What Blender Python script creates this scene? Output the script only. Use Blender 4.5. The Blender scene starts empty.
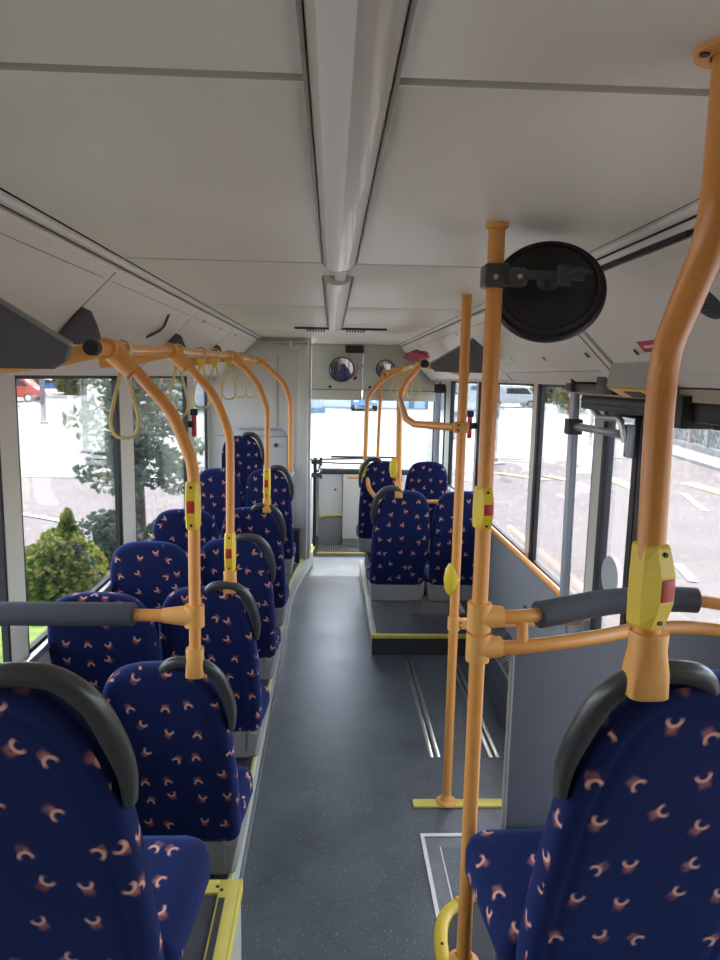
import bpy, bmesh, math, random
from mathutils import Vector, Matrix, Euler
random.seed(7)
S = bpy.context.scene
COL = S.collection
PI = math.pi

# ------------------------------------------------------------------ materials
def nodes_of(name):
    m = bpy.data.materials.new(name); m.use_nodes = True
    nt = m.node_tree; nt.nodes.clear()
    out = nt.nodes.new('ShaderNodeOutputMaterial')
    return m, nt, out

def setin(n, key, v):
    if key in n.inputs: n.inputs[key].default_value = v

def plain(name, col, rough=0.5, metal=0.0, noise=0.0, nscale=8.0, bump=0.0, bscale=200.0, spec=0.5, coat=0.0, emit=0.0, sheen=0.0):
    m, nt, out = nodes_of(name)
    b = nt.nodes.new('ShaderNodeBsdfPrincipled')
    c = (col[0], col[1], col[2], 1)
    setin(b, 'Base Color', c); setin(b, 'Roughness', rough); setin(b, 'Metallic', metal)
    setin(b, 'Specular IOR Level', spec); setin(b, 'Coat Weight', coat); setin(b, 'Sheen Weight', sheen)
    tc = nt.nodes.new('ShaderNodeTexCoord')
    if noise > 0:
        n = nt.nodes.new('ShaderNodeTexNoise'); n.inputs['Scale'].default_value = nscale; n.inputs['Detail'].default_value = 5
        nt.links.new(tc.outputs['Object'], n.inputs['Vector'])
        mx = nt.nodes.new('ShaderNodeMix'); mx.data_type = 'RGBA'
        mx.inputs[6].default_value = tuple(max(0, x * (1 - noise)) for x in col) + (1,)
        mx.inputs[7].default_value = tuple(min(1, x * (1 + noise)) for x in col) + (1,)
        nt.links.new(n.outputs['Fac'], mx.inputs[0]); nt.links.new(mx.outputs[2], b.inputs['Base Color'])
    if bump > 0:
        n2 = nt.nodes.new('ShaderNodeTexNoise'); n2.inputs['Scale'].default_value = bscale
        nt.links.new(tc.outputs['Object'], n2.inputs['Vector'])
        bp = nt.nodes.new('ShaderNodeBump'); bp.inputs['Strength'].default_value = bump; bp.inputs['Distance'].default_value = 0.002
        nt.links.new(n2.outputs['Fac'], bp.inputs['Height']); nt.links.new(bp.outputs['Normal'], b.inputs['Normal'])
    if emit > 0:
        setin(b, 'Emission Color', c); setin(b, 'Emission Strength', emit)
    nt.links.new(b.outputs[0], out.inputs[0])
    return m

def glassmat(name, tint=(0.93, 0.95, 0.95), refl=0.05):
    m, nt, out = nodes_of(name)
    t = nt.nodes.new('ShaderNodeBsdfTransparent'); t.inputs[0].default_value = tint + (1,)
    g = nt.nodes.new('ShaderNodeBsdfGlossy'); g.inputs['Roughness'].default_value = 0.02
    f = nt.nodes.new('ShaderNodeFresnel'); f.inputs[0].default_value = 1.35
    mul = nt.nodes.new('ShaderNodeMath'); mul.operation = 'MULTIPLY_ADD'
    mul.inputs[1].default_value = 0.5; mul.inputs[2].default_value = refl * 0.2
    mul.use_clamp = True
    nt.links.new(f.outputs[0], mul.inputs[0])
    mx = nt.nodes.new('ShaderNodeMixShader')
    nt.links.new(mul.outputs[0], mx.inputs[0]); nt.links.new(t.outputs[0], mx.inputs[1]); nt.links.new(g.outputs[0], mx.inputs[2])
    nt.links.new(mx.outputs[0], out.inputs[0])
    return m

def fabric():
    m, nt, out = nodes_of('navy_moquette')
    N, L = nt.nodes, nt.links
    def mt(op, a=None, b=None, c=None, clamp=False):
        n = N.new('ShaderNodeMath'); n.operation = op; n.use_clamp = clamp
        for i, v in enumerate((a, b, c)):
            if v is None: continue
            if isinstance(v, (int, float)): n.inputs[i].default_value = v
            else: L.new(v, n.inputs[i])
        return n.outputs[0]
    def ramp(x, a, b, c=0.0, d=1.0):
        n = N.new('ShaderNodeMapRange'); n.interpolation_type = 'SMOOTHSTEP'
        L.new(x, n.inputs[0]); n.inputs[1].default_value = a; n.inputs[2].default_value = b
        n.inputs[3].default_value = c; n.inputs[4].default_value = d
        return n.outputs[0]
    uv = N.new('ShaderNodeUVMap'); uv.uv_map = 'UVMap'
    oi = N.new('ShaderNodeObjectInfo')
    off = N.new('ShaderNodeVectorMath'); off.operation = 'MULTIPLY_ADD'
    L.new(uv.outputs[0], off.inputs[0]); off.inputs[1].default_value = (11.2, 9.8, 1.0)
    r = N.new('ShaderNodeCombineXYZ'); 
    L.new(mt('MULTIPLY', oi.outputs['Random'], 37.0), r.inputs[0]); L.new(mt('MULTIPLY', oi.outputs['Random'], 61.0), r.inputs[1])
    L.new(r.outputs[0], off.inputs[2])
    vo = N.new('ShaderNodeTexVoronoi'); vo.voronoi_dimensions = '2D'; vo.inputs['Scale'].default_value = 1.0
    vo.inputs['Randomness'].default_value = 0.62
    L.new(off.outputs[0], vo.inputs['Vector'])
    sub = N.new('ShaderNodeVectorMath'); sub.operation = 'SUBTRACT'
    L.new(off.outputs[0], sub.inputs[0]); L.new(vo.outputs['Position'], sub.inputs[1])
    sc = N.new('ShaderNodeSeparateColor'); L.new(vo.outputs['Color'], sc.inputs[0])
    rot = N.new('ShaderNodeVectorRotate'); rot.rotation_type = 'Z_AXIS'
    L.new(sub.outputs[0], rot.inputs['Vector'])
    L.new(mt('MULTIPLY', mt('SUBTRACT', sc.outputs[0], 0.5), 2.2), rot.inputs['Angle'])
    sp = N.new('ShaderNodeSeparateXYZ'); L.new(rot.outputs[0], sp.inputs[0])
    u, v = sp.outputs[0], sp.outputs[1]
    v = mt('SUBTRACT', v, 0.05)
    flip = mt('SUBTRACT', mt('MULTIPLY', mt('GREATER_THAN', sc.outputs[1], 0.35), 2.0), 1.0)
    v = mt('MULTIPLY', v, flip)
    ln = mt('SQRT', mt('ADD', mt('MULTIPLY', u, u), mt('MULTIPLY', v, v)))
    ring = ramp(mt('ABSOLUTE', mt('SUBTRACT', ln, mt('ADD', 0.125, mt('MULTIPLY', v, 0.10)))), 0.016, 0.062, 1.0, 0.0)
    ring = mt('MULTIPLY', ring, ramp(v, -0.04, 0.085, 1.0, 0.0))
    inner = ramp(ln, 0.09, 0.12, 0.0, 1.0)
    tail = mt('MULTIPLY', ramp(mt('ABSOLUTE', u), 0.05, 0.16, 1.0, 0.0), mt('MULTIPLY', ramp(v, -0.36, -0.13, 0.0, 1.0), ramp(v, -0.08, 0.0, 1.0, 0.0)))
    tail = mt('MULTIPLY', tail, inner)
    nz = N.new('ShaderNodeTexNoise'); nz.inputs['Scale'].default_value = 6.0; L.new(off.outputs[0], nz.inputs['Vector'])
    tail = mt('MULTIPLY', tail, ramp(nz.outputs['Fac'], 0.3, 0.6, 0.35, 1.0))
    base = N.new('ShaderNodeMix'); base.data_type = 'RGBA'
    fine = N.new('ShaderNodeTexNoise'); fine.inputs['Scale'].default_value = 60.0; L.new(off.outputs[0], fine.inputs['Vector'])
    L.new(fine.outputs['Fac'], base.inputs[0]); base.inputs[6].default_value = (0.005, 0.009, 0.045, 1); base.inputs[7].default_value = (0.010, 0.018, 0.105, 1)
    m1 = N.new('ShaderNodeMix'); m1.data_type = 'RGBA'; L.new(mt('MULTIPLY', tail, 0.9), m1.inputs[0]); L.new(base.outputs[2], m1.inputs[6])
    m1.inputs[7].default_value = (0.58, 0.20, 0.13, 1)
    m2 = N.new('ShaderNodeMix'); m2.data_type = 'RGBA'; L.new(mt('MULTIPLY', ring, 0.9), m2.inputs[0]); L.new(m1.outputs[2], m2.inputs[6])
    m2.inputs[7].default_value = (0.88, 0.45, 0.32, 1)
    b = N.new('ShaderNodeBsdfPrincipled'); setin(b, 'Roughness', 0.85); setin(b, 'Specular IOR Level', 0.2)
    setin(b, 'Sheen Weight', 0.25); setin(b, 'Sheen Tint', (0.2, 0.35, 1.0, 1)); setin(b, 'Sheen Roughness', 0.4)
    L.new(m2.outputs[2], b.inputs['Base Color'])
    L.new(b.outputs[0], out.inputs[0])
    return m

def floormat():
    m, nt, out = nodes_of('speckled_vinyl')
    N, L = nt.nodes, nt.links
    tc = N.new('ShaderNodeTexCoord')
    vo = N.new('ShaderNodeTexVoronoi'); vo.inputs['Scale'].default_value = 62; L.new(tc.outputs['Object'], vo.inputs['Vector'])
    cr = N.new('ShaderNodeValToRGB'); cr.color_ramp.elements[0].position = 0.09; cr.color_ramp.elements[0].color = (0.32, 0.34, 0.36, 1)
    cr.color_ramp.elements[1].position = 0.16; cr.color_ramp.elements[1].color = (0, 0, 0, 1)
    L.new(vo.outputs['Distance'], cr.inputs[0])
    nz = N.new('ShaderNodeTexNoise'); nz.inputs['Scale'].default_value = 3.0; nz.inputs['Detail'].default_value = 8; nz.inputs['Roughness'].default_value = 0.65
    L.new(tc.outputs['Object'], nz.inputs['Vector'])
    c2 = N.new('ShaderNodeValToRGB'); c2.color_ramp.elements[0].position = 0.35; c2.color_ramp.elements[0].color = (0.058, 0.073, 0.086, 1)
    c2.color_ramp.elements[1].position = 0.68; c2.color_ramp.elements[1].color = (0.11, 0.132, 0.152, 1)
    L.new(nz.outputs['Fac'], c2.inputs[0])
    ad = N.new('ShaderNodeMix'); ad.data_type = 'RGBA'; ad.blend_type = 'ADD'; ad.inputs[0].default_value = 1.0
    L.new(c2.outputs[0], ad.inputs[6]); L.new(cr.outputs[0], ad.inputs[7])
    b = N.new('ShaderNodeBsdfPrincipled'); setin(b, 'Roughness', 0.42); setin(b, 'Specular IOR Level', 0.8)
    L.new(ad.outputs[2], b.inputs['Base Color'])
    rr = N.new('ShaderNodeMapRange'); L.new(nz.outputs['Fac'], rr.inputs[0]); rr.inputs[3].default_value = 0.30; rr.inputs[4].default_value = 0.50
    L.new(rr.outputs[0], b.inputs['Roughness'])
    L.new(b.outputs[0], out.inputs[0])
    return m

def noise_ramp(name, stops, scale, detail=6, rough=0.9, coord='Object', spec=0.3):
    m, nt, out = nodes_of(name)
    N, L = nt.nodes, nt.links
    tc = N.new('ShaderNodeTexCoord'); nz = N.new('ShaderNodeTexNoise')
    nz.inputs['Scale'].default_value = scale; nz.inputs['Detail'].default_value = detail
    L.new(tc.outputs[coord], nz.inputs['Vector'])
    cr = N.new('ShaderNodeValToRGB')
    while len(cr.color_ramp.elements) < len(stops): cr.color_ramp.elements.new(0.5)
    for e, (p, c) in zip(cr.color_ramp.elements, stops): e.position = p; e.color = c + (1,)
    L.new(nz.outputs['Fac'], cr.inputs[0])
    b = N.new('ShaderNodeBsdfPrincipled'); setin(b, 'Roughness', rough); setin(b, 'Specular IOR Level', spec)
    L.new(cr.outputs[0], b.inputs['Base Color']); L.new(b.outputs[0], out.inputs[0])
    return m

def leafmat(name, stops, scale):
    m = noise_ramp(name, stops, scale, 4, 0.75)
    nt = m.node_tree; out = next(n for n in nt.nodes if n.type == 'OUTPUT_MATERIAL'); b = next(n for n in nt.nodes if n.type == 'BSDF_PRINCIPLED'); cr = next(n for n in nt.nodes if n.type == 'VALTORGB')
    t = nt.nodes.new('ShaderNodeBsdfTranslucent'); mx = nt.nodes.new('ShaderNodeMixShader'); mx.inputs[0].default_value = 0.5
    nt.links.new(cr.outputs[0], t.inputs[0]); nt.links.new(b.outputs[0], mx.inputs[1]); nt.links.new(t.outputs[0], mx.inputs[2]); nt.links.new(mx.outputs[0], out.inputs[0])
    return m

def stonemat():
    m, nt, out = nodes_of('gabion_stone')
    N, L = nt.nodes, nt.links
    tc = N.new('ShaderNodeTexCoord')
    vo = N.new('ShaderNodeTexVoronoi'); vo.inputs['Scale'].default_value = 6.0; L.new(tc.outputs['Object'], vo.inputs['Vector'])
    cr = N.new('ShaderNodeValToRGB'); cr.color_ramp.elements[0].position = 0.25; cr.color_ramp.elements[0].color = (0.72, 0.68, 0.62, 1)
    cr.color_ramp.elements[1].position = 0.75; cr.color_ramp.elements[1].color = (0.06, 0.06, 0.055, 1)
    L.new(vo.outputs['Distance'], cr.inputs[0])
    mx = N.new('ShaderNodeMix'); mx.data_type = 'RGBA'; mx.blend_type = 'MULTIPLY'; mx.inputs[0].default_value = 0.6
    sc = N.new('ShaderNodeSeparateColor'); L.new(vo.outputs['Color'], sc.inputs[0])
    cb = N.new('ShaderNodeCombineColor'); 
    for i in range(3): L.new(sc.outputs[0], cb.inputs[i])
    L.new(cr.outputs[0], mx.inputs[6]); L.new(cb.outputs[0], mx.inputs[7])
    b = N.new('ShaderNodeBsdfPrincipled'); setin(b, 'Roughness', 0.9)
    L.new(mx.outputs[2], b.inputs['Base Color']); L.new(b.outputs[0], out.inputs[0])
    return m

def ribmat():
    m, nt, out = nodes_of('ribbed_mat')
    N, L = nt.nodes, nt.links
    tc = N.new('ShaderNodeTexCoord'); w = N.new('ShaderNodeTexWave'); w.inputs['Scale'].default_value = 14
    L.new(tc.outputs['Object'], w.inputs['Vector'])
    cr = N.new('ShaderNodeValToRGB'); cr.color_ramp.elements[0].color = (0.07, 0.075, 0.08, 1); cr.color_ramp.elements[1].color = (0.33, 0.34, 0.35, 1)
    L.new(w.outputs['Fac'], cr.inputs[0])
    b = N.new('ShaderNodeBsdfPrincipled'); setin(b, 'Roughness', 0.6)
    L.new(cr.outputs[0], b.inputs['Base Color']); L.new(b.outputs[0], out.inputs[0])
    return m

M = dict(
    fabric=fabric(), floor=floormat(), rib=ribmat(), stone=stonemat(),
    ceil=plain('ceiling_laminate', (0.80, 0.775, 0.665), 0.40, noise=0.02, nscale=3),
    locker=plain('locker_laminate', (0.77, 0.745, 0.65), 0.42, noise=0.02, nscale=3),
    gap=plain('gap_rubber', (0.035, 0.034, 0.033), 0.8),
    liptrim=plain('lip_trim', (0.82, 0.79, 0.73), 0.4),
    wall=plain('wall_panel', (0.27, 0.272, 0.285), 0.6, bump=0.2),
    wallhi=plain('wall_cream', (0.70, 0.685, 0.63), 0.55),
    partition=plain('partition_laminate', (0.60, 0.585, 0.555), 0.55, noise=0.03),
    white=plain('white_laminate', (0.74, 0.74, 0.73), 0.5),
    pillar=plain('pillar_cream', (0.66, 0.645, 0.57), 0.5),
    rubber=plain('black_rubber', (0.014, 0.014, 0.017), 0.55),
    blackp=plain('black_plastic', (0.014, 0.014, 0.016), 0.5, bump=0.15, bscale=300),
    grip=plain('grip_plastic', (0.055, 0.055, 0.054), 0.30),
    greyfoam=plain('grey_foam', (0.045, 0.047, 0.052), 0.75, bump=0.4, bscale=150),
    shell=plain('shell_plastic', (0.33, 0.325, 0.295), 0.5),
    plinth=plain('plinth_cream', (0.56, 0.55, 0.46), 0.5),
    dark=plain('dark_fitting', (0.055, 0.057, 0.062), 0.55),
    plate=plain('divider_grey', (0.105, 0.105, 0.115), 0.6, bump=0.3),
    orange=plain('orange_enamel', (0.77, 0.325, 0.075), 0.33, noise=0.05, nscale=5, coat=0.15),
    orangep=plain('orange_nylon', (0.80, 0.385, 0.095), 0.45),
    yellow=plain('yellow_plastic', (0.80, 0.56, 0.03), 0.42),
    yellowt=plain('yellow_trim', (0.80, 0.66, 0.13), 0.5, noise=0.12, nscale=12),
    paleyellow=plain('pale_yellow_trim', (0.72, 0.64, 0.30), 0.5),
    tan=plain('tan_panel', (0.40, 0.36, 0.27), 0.6),
    guard=plain('guard_panel', (0.135, 0.135, 0.15), 0.6, bump=0.2),
    strap=plain('strap_nylon', (0.70, 0.55, 0.20), 0.45),
    red=plain('red_button', (0.50, 0.03, 0.025), 0.4),
    redlab=plain('red_label', (0.55, 0.04, 0.05), 0.5),
    pink=plain('pink_cloth', (0.42, 0.07, 0.12), 0.8, noise=0.4, nscale=40),
    alu=plain('brushed_aluminium', (0.62, 0.62, 0.61), 0.32, metal=0.85),
    steel=plain('steel_bluegrey', (0.40, 0.44, 0.50), 0.35, metal=0.35),
    chrome=plain('chrome', (0.8, 0.8, 0.8), 0.12, metal=1.0),
    lens=plain('lamp_lens', (0.60, 0.565, 0.48), 0.35, coat=0.2),
    lensglint=plain('lens_highlight', (0.90, 0.88, 0.82), 0.3),  # paler lens colour, paints the highlight along the ceiling lamps
    amber=plain('amber_lens', (0.85, 0.50, 0.06), 0.3),
    mirror=plain('mirror_glass', (0.50, 0.53, 0.55), 0.04, metal=1.0),
    display=plain('display_glass', (0.02, 0.022, 0.03), 0.15),
    sticker=plain('frosted_sticker', (0.42, 0.43, 0.44), 0.6),
    tread=plain('platform_vinyl', (0.085, 0.085, 0.092), 0.5, noise=0.3, nscale=12),
    hatch=plain('hatch_vinyl', (0.18, 0.19, 0.20), 0.4, noise=0.25, nscale=14),
    glass=glassmat('side_glass', (0.955, 0.965, 0.96)),
    wind=glassmat('windscreen_glass', (0.93, 0.96, 0.97)),
    asphalt=noise_ramp('pale_asphalt', [(0.3, (0.175, 0.156, 0.153)), (0.7, (0.205, 0.185, 0.181))], 0.6, 8, 0.95, spec=0.1),
    concrete=noise_ramp('pale_concrete', [(0.3, (0.215, 0.212, 0.198)), (0.7, (0.26, 0.256, 0.242))], 0.7, 8, 0.95, spec=0.1),
    kerb=plain('kerb_stone', (0.27, 0.265, 0.26), 0.9),
    paint=plain('road_white', (0.55, 0.54, 0.52), 0.8),
    painty=plain('road_yellow', (0.42, 0.35, 0.17), 0.8, noise=0.1),
    grass=noise_ramp('lawn', [(0.3, (0.10, 0.16, 0.03)), (0.7, (0.26, 0.36, 0.08))], 6, 8),
    bushleaf=leafmat('bush_leaf', [(0.30, (0.07, 0.12, 0.025)), (0.5, (0.20, 0.25, 0.05)), (0.70, (0.50, 0.45, 0.12))], 9),
    conifer=leafmat('conifer_needle', [(0.3, (0.09, 0.12, 0.085)), (0.7, (0.24, 0.29, 0.21))], 5),
    treeleaf=leafmat('tree_leaf', [(0.3, (0.035, 0.06, 0.022)), (0.7, (0.15, 0.19, 0.08))], 1.5),
    bark=noise_ramp('bark', [(0.3, (0.06, 0.045, 0.035)), (0.7, (0.15, 0.115, 0.09))], 8, 6),
    bldg=plain('building_panel', (0.42, 0.52, 0.60), 0.6),
    bldgd=plain('building_dark', (0.10, 0.17, 0.24), 0.5),
    carwhite=plain('car_white', (0.72, 0.74, 0.76), 0.25, coat=0.6),
    carblue=plain('car_blue', (0.06, 0.18, 0.48), 0.25, coat=0.6),
    cargrey=plain('car_grey', (0.12, 0.13, 0.14), 0.25, coat=0.6),
    carred=plain('car_red', (0.50, 0.05, 0.04), 0.3, coat=0.5),
    carglass=plain('car_glass', (0.03, 0.04, 0.05), 0.08),
    tyre=plain('tyre', (0.02, 0.02, 0.02), 0.8),
    post=plain('galvanised_post', (0.14, 0.13, 0.14), 0.5),
    fence=plain('fence_steel', (0.32, 0.34, 0.36), 0.5),
    signred=plain('sign_red', (0.62, 0.05, 0.05), 0.5),
)

# ------------------------------------------------------------------ object helpers
def newbm(): return bmesh.new()

def finish(name, bm, mat, parent=None, origin=(0, 0, 0), smooth=True, angle=40, uv=False):
    bmesh.ops.recalc_face_normals(bm, faces=bm.faces)
    if origin != (0, 0, 0):
        bmesh.ops.translate(bm, verts=bm.verts, vec=-Vector(origin))
    if uv:
        lay = bm.loops.layers.uv.new('UVMap')
        for f in bm.faces:
            n = f.normal
            ax, ay, az = abs(n.x) * 1.0, abs(n.y), abs(n.z)
            for lp in f.loops:
                c = lp.vert.co
                if ay >= ax and ay >= az: lp[lay].uv = (c.x, c.z)
                elif ax >= az: lp[lay].uv = (c.y + 1.3, c.z)
                else: lp[lay].uv = (c.x + 2.1, c.y)
    me = bpy.data.meshes.new(name); 
    if smooth:
        for f in bm.faces: f.smooth = True
        for e in bm.edges:
            if len(e.link_faces) == 2 and e.calc_face_angle(0) > math.radians(angle): e.smooth = False
    bm.to_mesh(me); bm.free()
    me.materials.append(mat)
    o = bpy.data.objects.new(name, me); COL.objects.link(o)
    if parent is not None: o.parent = parent
    return o

def merge(bm, tmp, mtx=None):
    if mtx is not None: bmesh.ops.transform(tmp, matrix=mtx, verts=tmp.verts)
    idx = {}
    for v in tmp.verts: idx[v] = bm.verts.new(v.co)
    for f in tmp.faces:
        try: bm.faces.new([idx[v] for v in f.verts])
        except ValueError: pass
    tmp.free()

def box(bm, lo, hi, bev=0.0, seg=2, rot=None):
    t = bmesh.new(); bmesh.ops.create_cube(t, size=1)
    lo, hi = Vector(lo), Vector(hi); c = (lo + hi) / 2; s = hi - lo
    bmesh.ops.scale(t, vec=(abs(s.x), abs(s.y), abs(s.z)), verts=t.verts)
    if bev > 0:
        bmesh.ops.bevel(t, geom=list(t.edges), offset=min(bev, 0.49 * min(abs(s.x), abs(s.y), abs(s.z))), segments=seg, profile=0.5, affect='EDGES')
    mt = Matrix.Translation(c)
    if rot is not None: mt = mt @ Euler(rot).to_matrix().to_4x4()
    merge(bm, t, mt)
    return bm

def B(lo, hi, bev=0.0, seg=2, rot=None): return box(newbm(), lo, hi, bev, seg, rot)

def fillet(pts, rad, n=6):
    pts = [Vector(p) for p in pts]; out = [pts[0]]
    for i in range(1, len(pts) - 1):
        a, b, c = pts[i - 1], pts[i], pts[i + 1]
        d1 = (a - b); d2 = (c - b); l1, l2 = d1.length, d2.length
        if l1 < 1e-6 or l2 < 1e-6: continue
        d1.normalize(); d2.normalize()
        ang = d1.angle(d2)
        if ang > PI - 0.02: out.append(b); continue
        r = rad[i - 1] if isinstance(rad, (list, tuple)) else rad
        t = min(r / math.tan(ang / 2), 0.48 * l1, 0.48 * l2)
        p1 = b + d1 * t; p2 = b + d2 * t
        for k in range(n + 1):
            s = k / n
            out.append((1 - s) ** 2 * p1 + 2 * s * (1 - s) * b + s * s * p2)
    out.append(pts[-1]); return out

def smoothpath(pts, n=6, closed=False):
    pts = [Vector(p) for p in pts]; out = []
    m = len(pts)
    for i in range(m if closed else m - 1):
        g = (lambda k: pts[k % m]) if closed else (lambda k: pts[max(0, min(m - 1, k))])
        p0, p1, p2, p3 = g(i - 1), g(i), g(i + 1), g(i + 2)
        for k in range(n):
            t = k / n
            out.append(0.5 * ((2 * p1) + (-p0 + p2) * t + (2 * p0 - 5 * p1 + 4 * p2 - p3) * t * t + (-p0 + 3 * p1 - 3 * p2 + p3) * t ** 3))
    if not closed: out.append(pts[-1])
    return out

def tube(bm, path, r, seg=14, closed=False, flat=None, cap=True):
    """sweep; r radius or list; flat=(reference vector, radius along it) makes an elliptic section"""
    path = [Vector(p) for p in path]; n = len(path)
    rings = []; nrm = None
    for i, p in enumerate(path):
        if closed: d = path[(i + 1) % n] - path[i - 1]
        else: d = path[min(i + 1, n - 1)] - path[max(i - 1, 0)]
        d.normalize()
        if flat is not None:
            a = Vector(flat[0]); a = (a - d * a.dot(d)).normalized()
        elif nrm is None:
            a = d.orthogonal().normalized()
        else:
            a = (nrm - d * nrm.dot(d)).normalized()
        nrm = a; b = d.cross(a)
        rr = r[i] if isinstance(r, (list, tuple)) else r
        ra = (flat[1][i] if isinstance(flat[1], (list, tuple)) else flat[1]) if flat is not None else rr
        rings.append([bm.verts.new(p + a * (math.cos(2 * PI * k / seg) * ra) + b * (math.sin(2 * PI * k / seg) * rr)) for k in range(seg)])
    m = n if closed else n - 1
    for i in range(m):
        A, Bq = rings[i], rings[(i + 1) % n]
        for k in range(seg):
            bm.faces.new((A[k], A[(k + 1) % seg], Bq[(k + 1) % seg], Bq[k]))
    if not closed and cap:
        bm.faces.new(rings[0][::-1]); bm.faces.new(rings[-1])
    return bm

def T(path, r, **k): return tube(newbm(), path, r, **k)

def lathe(bm, prof, seg=32, mtx=None):
    t = bmesh.new(); rings = []
    for (r, z) in prof:
        if r < 1e-6: rings.append([t.verts.new((0, 0, z))])
        else: rings.append([t.verts.new((r * math.cos(2 * PI * k / seg), r * math.sin(2 * PI * k / seg), z)) for k in range(seg)])
    for a, b in zip(rings, rings[1:]):
        for k in range(seg):
            if len(a) == 1 and len(b) == 1: continue
            if len(a) == 1: t.faces.new((a[0], b[k], b[(k + 1) % seg]))
            elif len(b) == 1: t.faces.new((a[k], a[(k + 1) % seg], b[0]))
            else: t.faces.new((a[k], a[(k + 1) % seg], b[(k + 1) % seg], b[k]))
    merge(bm, t, mtx); return bm

def cyl(bm, a, b, r, seg=16): return tube(bm, [a, b], r, seg=seg)

def prism(bm, pts, d):
    """polygon (3-D points, planar) extruded along vector d"""
    d = Vector(d); A = [bm.verts.new(Vector(p)) for p in pts]; Bv = [bm.verts.new(Vector(p) + d) for p in pts]
    n = len(A)
    bm.faces.new(A[::-1]); bm.faces.new(Bv)
    for i in range(n): bm.faces.new((A[i], A[(i + 1) % n], Bv[(i + 1) % n], Bv[i]))
    return bm

def P(pts, d): return prism(newbm(), pts, d)

def thing(name, label, cat, loc=(0, 0, 0), group=None, rotz=0.0):
    o = bpy.data.objects.new(name, None); o.empty_display_size = 0.1; COL.objects.link(o)
    o.location = loc; o.rotation_euler = (0, 0, rotz)
    o['label'] = label; o['category'] = cat
    if group: o['group'] = group
    return o

def part(name, bm, mat, root, **k):
    """geometry given in world coordinates, moved into the root's frame"""
    return finish(name, bm, mat, root, tuple(root.location), **k)

def sub(name, bm, mat, prt, root, **k):
    return finish(name, bm, mat, prt, tuple(root.location), **k)

def tag(o, label, cat, group=None, kind=None):
    o['label'] = label; o['category'] = cat
    if group: o['group'] = group
    if kind: o['kind'] = kind
    return o

def struct(name, bm, mat, parent=None, label=None, cat=None, **k):
    o = finish(name, bm, mat, parent, **k)
    if parent is None: o['kind'] = 'structure'
    if label: o['label'] = label
    if cat: o['category'] = cat
    return o

def copy_tree(o, parent=None):
    c = o.copy(); COL.objects.link(c)
    if parent is not None: c.parent = parent; c.matrix_parent_inverse = o.matrix_parent_inverse.copy()
    for ch in o.children: copy_tree(ch, c)
    return c

H = 2.36
XL, XR = -1.17, 1.20
YB, YF = -1.6, 8.70

# ------------------------------------------------------------------ the setting: floor, platforms
struct('floor', B((XL - 0.05, YB, -0.06), (XR + 0.05, YF, 0.0)), M['floor'], label='dark speckled vinyl bus floor along the aisle', cat='floor')
struct('trim_1', B((XL, YB, 0.0), (-0.262, 1.99, 0.425)), M['plinth'], label='raised rear seat platform on the left of the aisle', cat='platform')
struct('trim_2', B((XL, YB, 0.425), (-0.28, 1.975, 0.432)), M['tread'], label='dark vinyl top of the left rear platform', cat='platform')
bm = B((-0.325, YB, 0.43), (-0.258, 1.997, 0.442), 0.003)
box(bm, (-0.50, 1.94, 0.43), (-0.325, 1.997, 0.442), 0.003)
box(bm, (-0.268, YB, 0.40), (-0.256, 1.999, 0.442), 0.003)
n1 = thing('step_nosing', 'yellow L-shaped step nosing on the left rear platform corner beside the aisle', 'step edge', (-0.30, 1.9, 0.43))
part('nosing_strip', bm, M['yellowt'], n1)
for p in ((-0.33, 1.965), (-0.315, 1.95)):
    part('screw', lathe(newbm(), [(0, 0.004), (0.005, 0.003), (0.006, 0)], 10, Matrix.Translation((p[0], p[1], 0.441))), M['dark'], n1)
part('anti_slip_insert', B((-0.318, 0.6, 0.441), (-0.300, 1.915, 0.4445)), M['dark'], n1)
# right rear platform with rounded corner
pts = [(XR, YB, 0), (0.33, YB, 0), (0.33, 1.80, 0)] + [(0.33 + 0.16 * (1 - math.cos(a)), 1.80 + 0.13 * math.sin(a), 0) for a in [PI / 2 * k / 8 for k in range(1, 9)]] + [(0.52, 1.93, 0), (0.52, 1.60, 0), (XR, 1.60, 0)]
struct('trim_3', P(pts, (0, 0, 0.43)), M['dark'], label='raised rear seat platform on the right of the aisle', cat='platform')
n2 = thing('step_nosing', 'curved yellow tubular step edge at the right rear platform corner', 'step edge', (0.33, 1.8, 0.43), rotz=0)
path = smoothpath([(0.325, 0.9, 0.43), (0.325, 1.4, 0.43), (0.325, 1.68, 0.43), (0.335, 1.79, 0.43), (0.365, 1.86, 0.43), (0.415, 1.90, 0.43)], 6)
part('nosing_strip', T(path, 0.020, seg=14, flat=((0, 0, 1), 0.016)), M['yellow'], n2)
part('end_cap', T([(0.40, 1.893, 0.43), (0.45, 1.92, 0.43)], [0.021, 0.019], seg=14), M['orangep'], n2)
part('screw', lathe(newbm(), [(0, 0.004), (0.005, 0.003), (0.006, 0)], 10, Matrix.Translation((0.425, 1.905, 0.450))), M['chrome'], n2)
part('screw', lathe(newbm(), [(0, 0.004), (0.004, 0.003), (0.005, 0)], 10, Matrix.Translation((0.328, 1.73, 0.445))), M['dark'], n2)
# steps in the aisle behind the frame
struct('trim_4', B((-0.27, YB, 0.0), (0.33, 1.35, 0.21)), M['tread'])
struct('trim_5', B((-0.27, YB, 0.21), (0.33, 0.95, 0.43)), M['tread'])
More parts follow.
